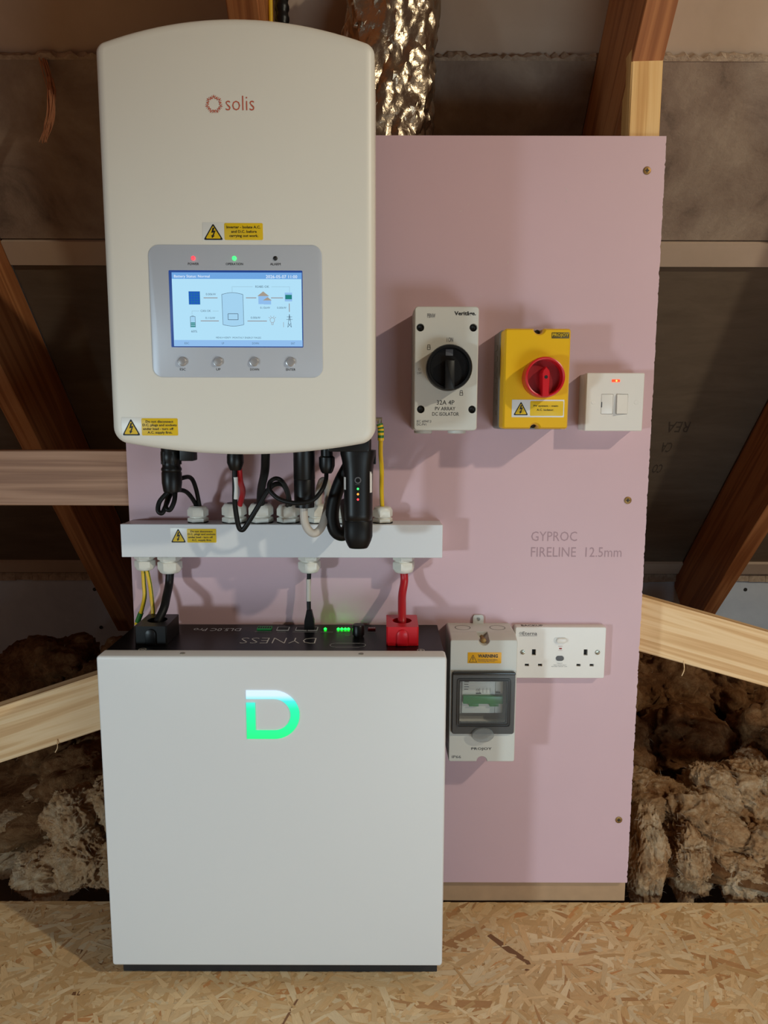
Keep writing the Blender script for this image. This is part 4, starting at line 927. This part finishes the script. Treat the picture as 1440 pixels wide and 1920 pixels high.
# ------------------------------------------------------------------ foil duct, conduit and wires above the board
def duct():
    """thin foil wrapped round a pipe: folds are ridges between random dents"""
    n, m = 96, 84; rings = []; z0, z1 = 1.02, 1.53
    def cell(p): return noise.voronoi(p)[0][0]
    for k in range(m+1):
        t = k/m; ring = []
        for i in range(n):
            z = z0+(z1-z0)*t+random.uniform(-.0022, .0022)
            a = 2*PI*(i+random.uniform(-.32, .32))/n
            cx = .004+.0105*(z-1.22)/.3*1.0; cy = .112-.02*t
            w = Vector((math.cos(a), math.sin(a), z*10)); w2 = w+Vector((noise.noise(w*1.3), noise.noise(w*1.3+Vector((7, 0, 0))), noise.noise(w*1.1+Vector((0, 7, 0)))))*.35
            r = .0885+.004*noise.noise(w)-.016*cell(Vector((w2.x*1.6, w2.y*1.6, w2.z*.8)))-.012*cell(w2*2.6)-.007*cell(w2*5.5)
            ring.append((cx+r*math.cos(a), cy+r*math.sin(a), z))
        rings.append(ring)
    mb = MB(); pts = [p for r in rings for p in r]; fs = []
    for k in range(m):
        for i in range(n):
            j = (i+1) % n; a, b, c, d = k*n+i, k*n+j, (k+1)*n+j, (k+1)*n+i
            if random.random() < .5: fs += [(a, b, c), (a, c, d)]
            else: fs += [(a, b, d), (b, c, d)]
    mb.add(pts, fs)
    return tag(mb.build('foil_duct', M_FOIL, smooth=True, angle=.55, org=(.004, .11, 1.02)), 'crumpled silver foil ventilation duct rising behind the top of the pink board', 'duct')
duct()
mb = MB(); rp = []
for i in range(95):
    z = 1.15+i*.004; rp.append(((.0115 if (i//2) % 2 else .0098), z-1.15))
mb.lathe([(r*.95, h) for r, h in rp], (-.1570, .058, 1.15), 'z', 14)
tag(mb.build('corrugated_conduit', M_BLK, org=(-.1570, .058, 1.15)), 'black corrugated conduit above the inverter', 'conduit')
cable([(-.1742, .055, 1.2), (-.1742, .055, 1.4), (-.1742, .055, 1.53)], .0034, M_EARTHY, 'yellow cable beside the black conduit above the inverter')
cable([(-.1688, .063, 1.2), (-.1688, .063, 1.4), (-.1688, .063, 1.53)], .0024, M_CABGREY, 'pale grey cable between the yellow cable and the black conduit')

# ------------------------------------------------------------------ mineral wool insulation
def ico(sub):
    bm = bmesh.new(); bmesh.ops.create_icosphere(bm, subdivisions=sub, radius=1); V = [v.co.copy() for v in bm.verts]; Fc = [tuple(v.index for v in f.verts) for f in bm.faces]; bm.free(); return V, Fc
ICO = {5: ico(5), 6: ico(6)}
def wool(name, lumps, label, fib):
    vs, fs, mi = [], [], []; surf = []
    for (cx, cy, cz, rx, ry, rz) in lumps:
        IV, IF = ICO[6 if cy < .27 else 5]
        off = Vector((random.uniform(0, 50), random.uniform(0, 50), random.uniform(0, 50))); b = len(vs); c = Vector((cx, cy, cz))
        tw = Matrix.Rotation(random.uniform(0, 6), 3, 'Z') @ Matrix.Rotation(random.uniform(-.5, .5), 3, 'X')
        ti = tw.inverted()
        for d in IV:
            w = Vector((noise.noise(d*1.7+off), noise.noise(d*1.7+off+Vector((9, 0, 0))), noise.noise(d*1.7+off+Vector((0, 9, 0)))))
            q = (tw @ d)*1.0+w*.55
            q2 = Vector((q.x*1.6, q.y*4.2, q.z*4.2))
            h = 1+.30*noise.noise(d*1.5+off)-.26*abs(noise.noise(q2+off))-.13*abs(noise.noise(q2*2.3+off))-.06*abs(noise.noise(q*13+off))+.03*noise.noise(q*30+off)
            p = c+Vector((d.x*rx, d.y*ry, d.z*rz))*h
            if p.y < .0135 and p.z < .003: p.y = .0135+abs(p.y-.0135)*.2
            p.y = max(p.y, .0135) if p.z < .05 else p.y
            if abs(p.x) < .425 and p.y < .056: p.y = .056
            vs.append(p); 
        for f in IF: fs.append((f[0]+b, f[1]+b, f[2]+b))
        mi += [1 if cy > .27 else 0]*len(IF)  # lumps further back take the shaded brown
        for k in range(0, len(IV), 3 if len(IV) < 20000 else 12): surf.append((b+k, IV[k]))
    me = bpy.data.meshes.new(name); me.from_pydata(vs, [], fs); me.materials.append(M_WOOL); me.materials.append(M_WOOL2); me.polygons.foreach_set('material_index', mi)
    me.polygons.foreach_set('use_smooth', [True]*len(fs))
    o = bpy.data.objects.new(name, me); COL.objects.link(o); tag(o, label, 'insulation', kind='stuff')
    # loose fibres standing off the surface
    fv, ff, cols = [], [], []
    pal = [(150, 104, 62), (190, 156, 118), (214, 192, 164), (120, 78, 44), (222, 206, 186)]
    for i in range(fib):
        k, d = random.choice(surf); p = vs[k].copy()
        t = Vector((random.gauss(0, 1), random.gauss(0, 1), random.gauss(0, .7))).cross(d).normalized()+d*random.uniform(.0, .18)
        L = random.uniform(.005, .016); w = random.uniform(.00012, .00028); u = t.cross(Vector((random.random()-.5, -1, .4))).normalized()*w
        cv = Vector((random.gauss(0, 1), random.gauss(0, 1), random.gauss(0, 1)))*L*.28
        P = [p+t*L*s+cv*(s*s)-d*.001*(1-s) for s in (0, .4, .75, 1)]
        if any(q.y < .014 and q.z < .05 for q in P) or any(abs(q.x) < .43 and q.y < .056 for q in P): continue
        b = len(fv)
        for j, q in enumerate(P): fv += [q-u*(1-j*.25), q+u*(1-j*.25)]
        cl = lin(random.choice(pal))
        for j in range(3): ff.append((b+2*j, b+2*j+1, b+2*j+3, b+2*j+2)); cols.append(cl)
    me = bpy.data.meshes.new('loose_fibres'); me.from_pydata(fv, [], ff); me.materials.append(M_FIBRE); me.uv_layers.new(name='UVMap')
    q = bpy.data.objects.new('loose_fibres', me); COL.objects.link(q); q.parent = o; set_tint(q, cols); q['kind'] = 'stuff'
    return o
R = random.Random(3)
right = [(.475, .075, .045, .040, .050, .105), (.56, .085, .02, .040, .05, .07), (.60, .16, .055, .085, .09, .075), (.72, .10, .03, .085, .075, .06), (.52, .22, .06, .09, .08, .075),
         (.74, .22, .09, .10, .09, .075), (.50, .36, .105, .10, .11, .09), (.66, .38, .10, .12, .12, .10), (.85, .34, .12, .11, .12, .10), (.88, .16, .06, .09, .10, .08),
         (.53, .56, .165, .13, .12, .115), (.72, .60, .13, .12, .14, .12), (.86, .58, .17, .10, .15, .12), (.48, .80, .15, .16, .16, .14), (.74, .86, .14, .18, .16, .14), (.44, .17, .02, .06, .06, .06), (.66, .07, .005, .06, .05, .05), (.78, .08, .01, .07, .055, .055), (.64, .20, .10, .06, .06, .06), (.80, .15, .08, .06, .07, .06),
         (.62, .30, .02, .3, .28, .06), (.80, .70, .02, .4, .4, .10)]
wool('mineral_wool', right, 'brown fluffy mineral wool heaped to the right of the pink board', 9000)
left = [(-.93, .78, .12, .17, .12, .12), (-.68, .74, .11, .13, .12, .11), (-.575, .13, .085, .062, .06, .062), (-.50, .15, .085, .055, .06, .080), (-.545, .085, .03, .070, .055, .055), (-.47, .09, .025, .065, .055, .060), (-.62, .10, -.01, .07, .06, .05), (-.44, .16, .06, .06, .07, .07),
        (-.50, .24, .13, .06, .06, .055), (-.62, .32, .05, .12, .12, .08), (-.48, .38, .10, .12, .12, .09), (-.74, .45, .08, .14, .14, .10), (-.52, .62, .14, .16, .14, .12), (-.70, .70, .12, .12, .15, .12), (-.60, .90, .10, .16, .16, .13), (-.72, .25, -.01, .12, .12, .07), (-.70, .55, .0, .35, .4, .08)]
wool('mineral_wool', left, 'grey-brown curly mineral wool heaped to the left of the battery', 8000)
# tuft hanging from the roof board
def tuft():
    mb = MB()
    base = [Vector((-.585, .195, 1.436)), Vector((-.576, .190, 1.405)), Vector((-.573, .188, 1.380)), Vector((-.574, .186, 1.350)), Vector((-.580, .186, 1.325)), Vector((-.590, .188, 1.303))]
    for i in range(46):
        a = random.uniform(-.0045, .0045); b = random.uniform(-.004, .004); s = random.randint(0, 2); e = random.randint(s+3, 6)
        mb.tube([p+Vector((a+random.uniform(-.003, .003), b+random.uniform(-.003, .003), random.uniform(-.004, .004))) for p in base[s:e]], lambda t: .0011*(1-.8*t)+.0002, 4, 4)
    return tag(mb.build('wool_tuft', pm('red_brown_wool', (176, 118, 84), .9), org=base[0]), 'reddish-brown tuft of wool hanging from the roof board left of the inverter', 'wool tuft')
tuft()
# splinters hanging from the braces
for x, y, z, l, lab in ((.512, .0515, .417, .022, 'thin pale splinter hanging under the right-hand brace'), (-.555, .029, .283, .018, 'thin pale splinter hanging under the left-hand brace')):
    mb = MB(); mb.tube([(x, y, z+.004), (x+.001, y-.002, z-l*.5), (x-.003, y-.003, z-l)], .0008, 6, 4); tag(mb.build('wood_splinter', M_BRACE, org=(x, y, z)), lab, 'splinter')
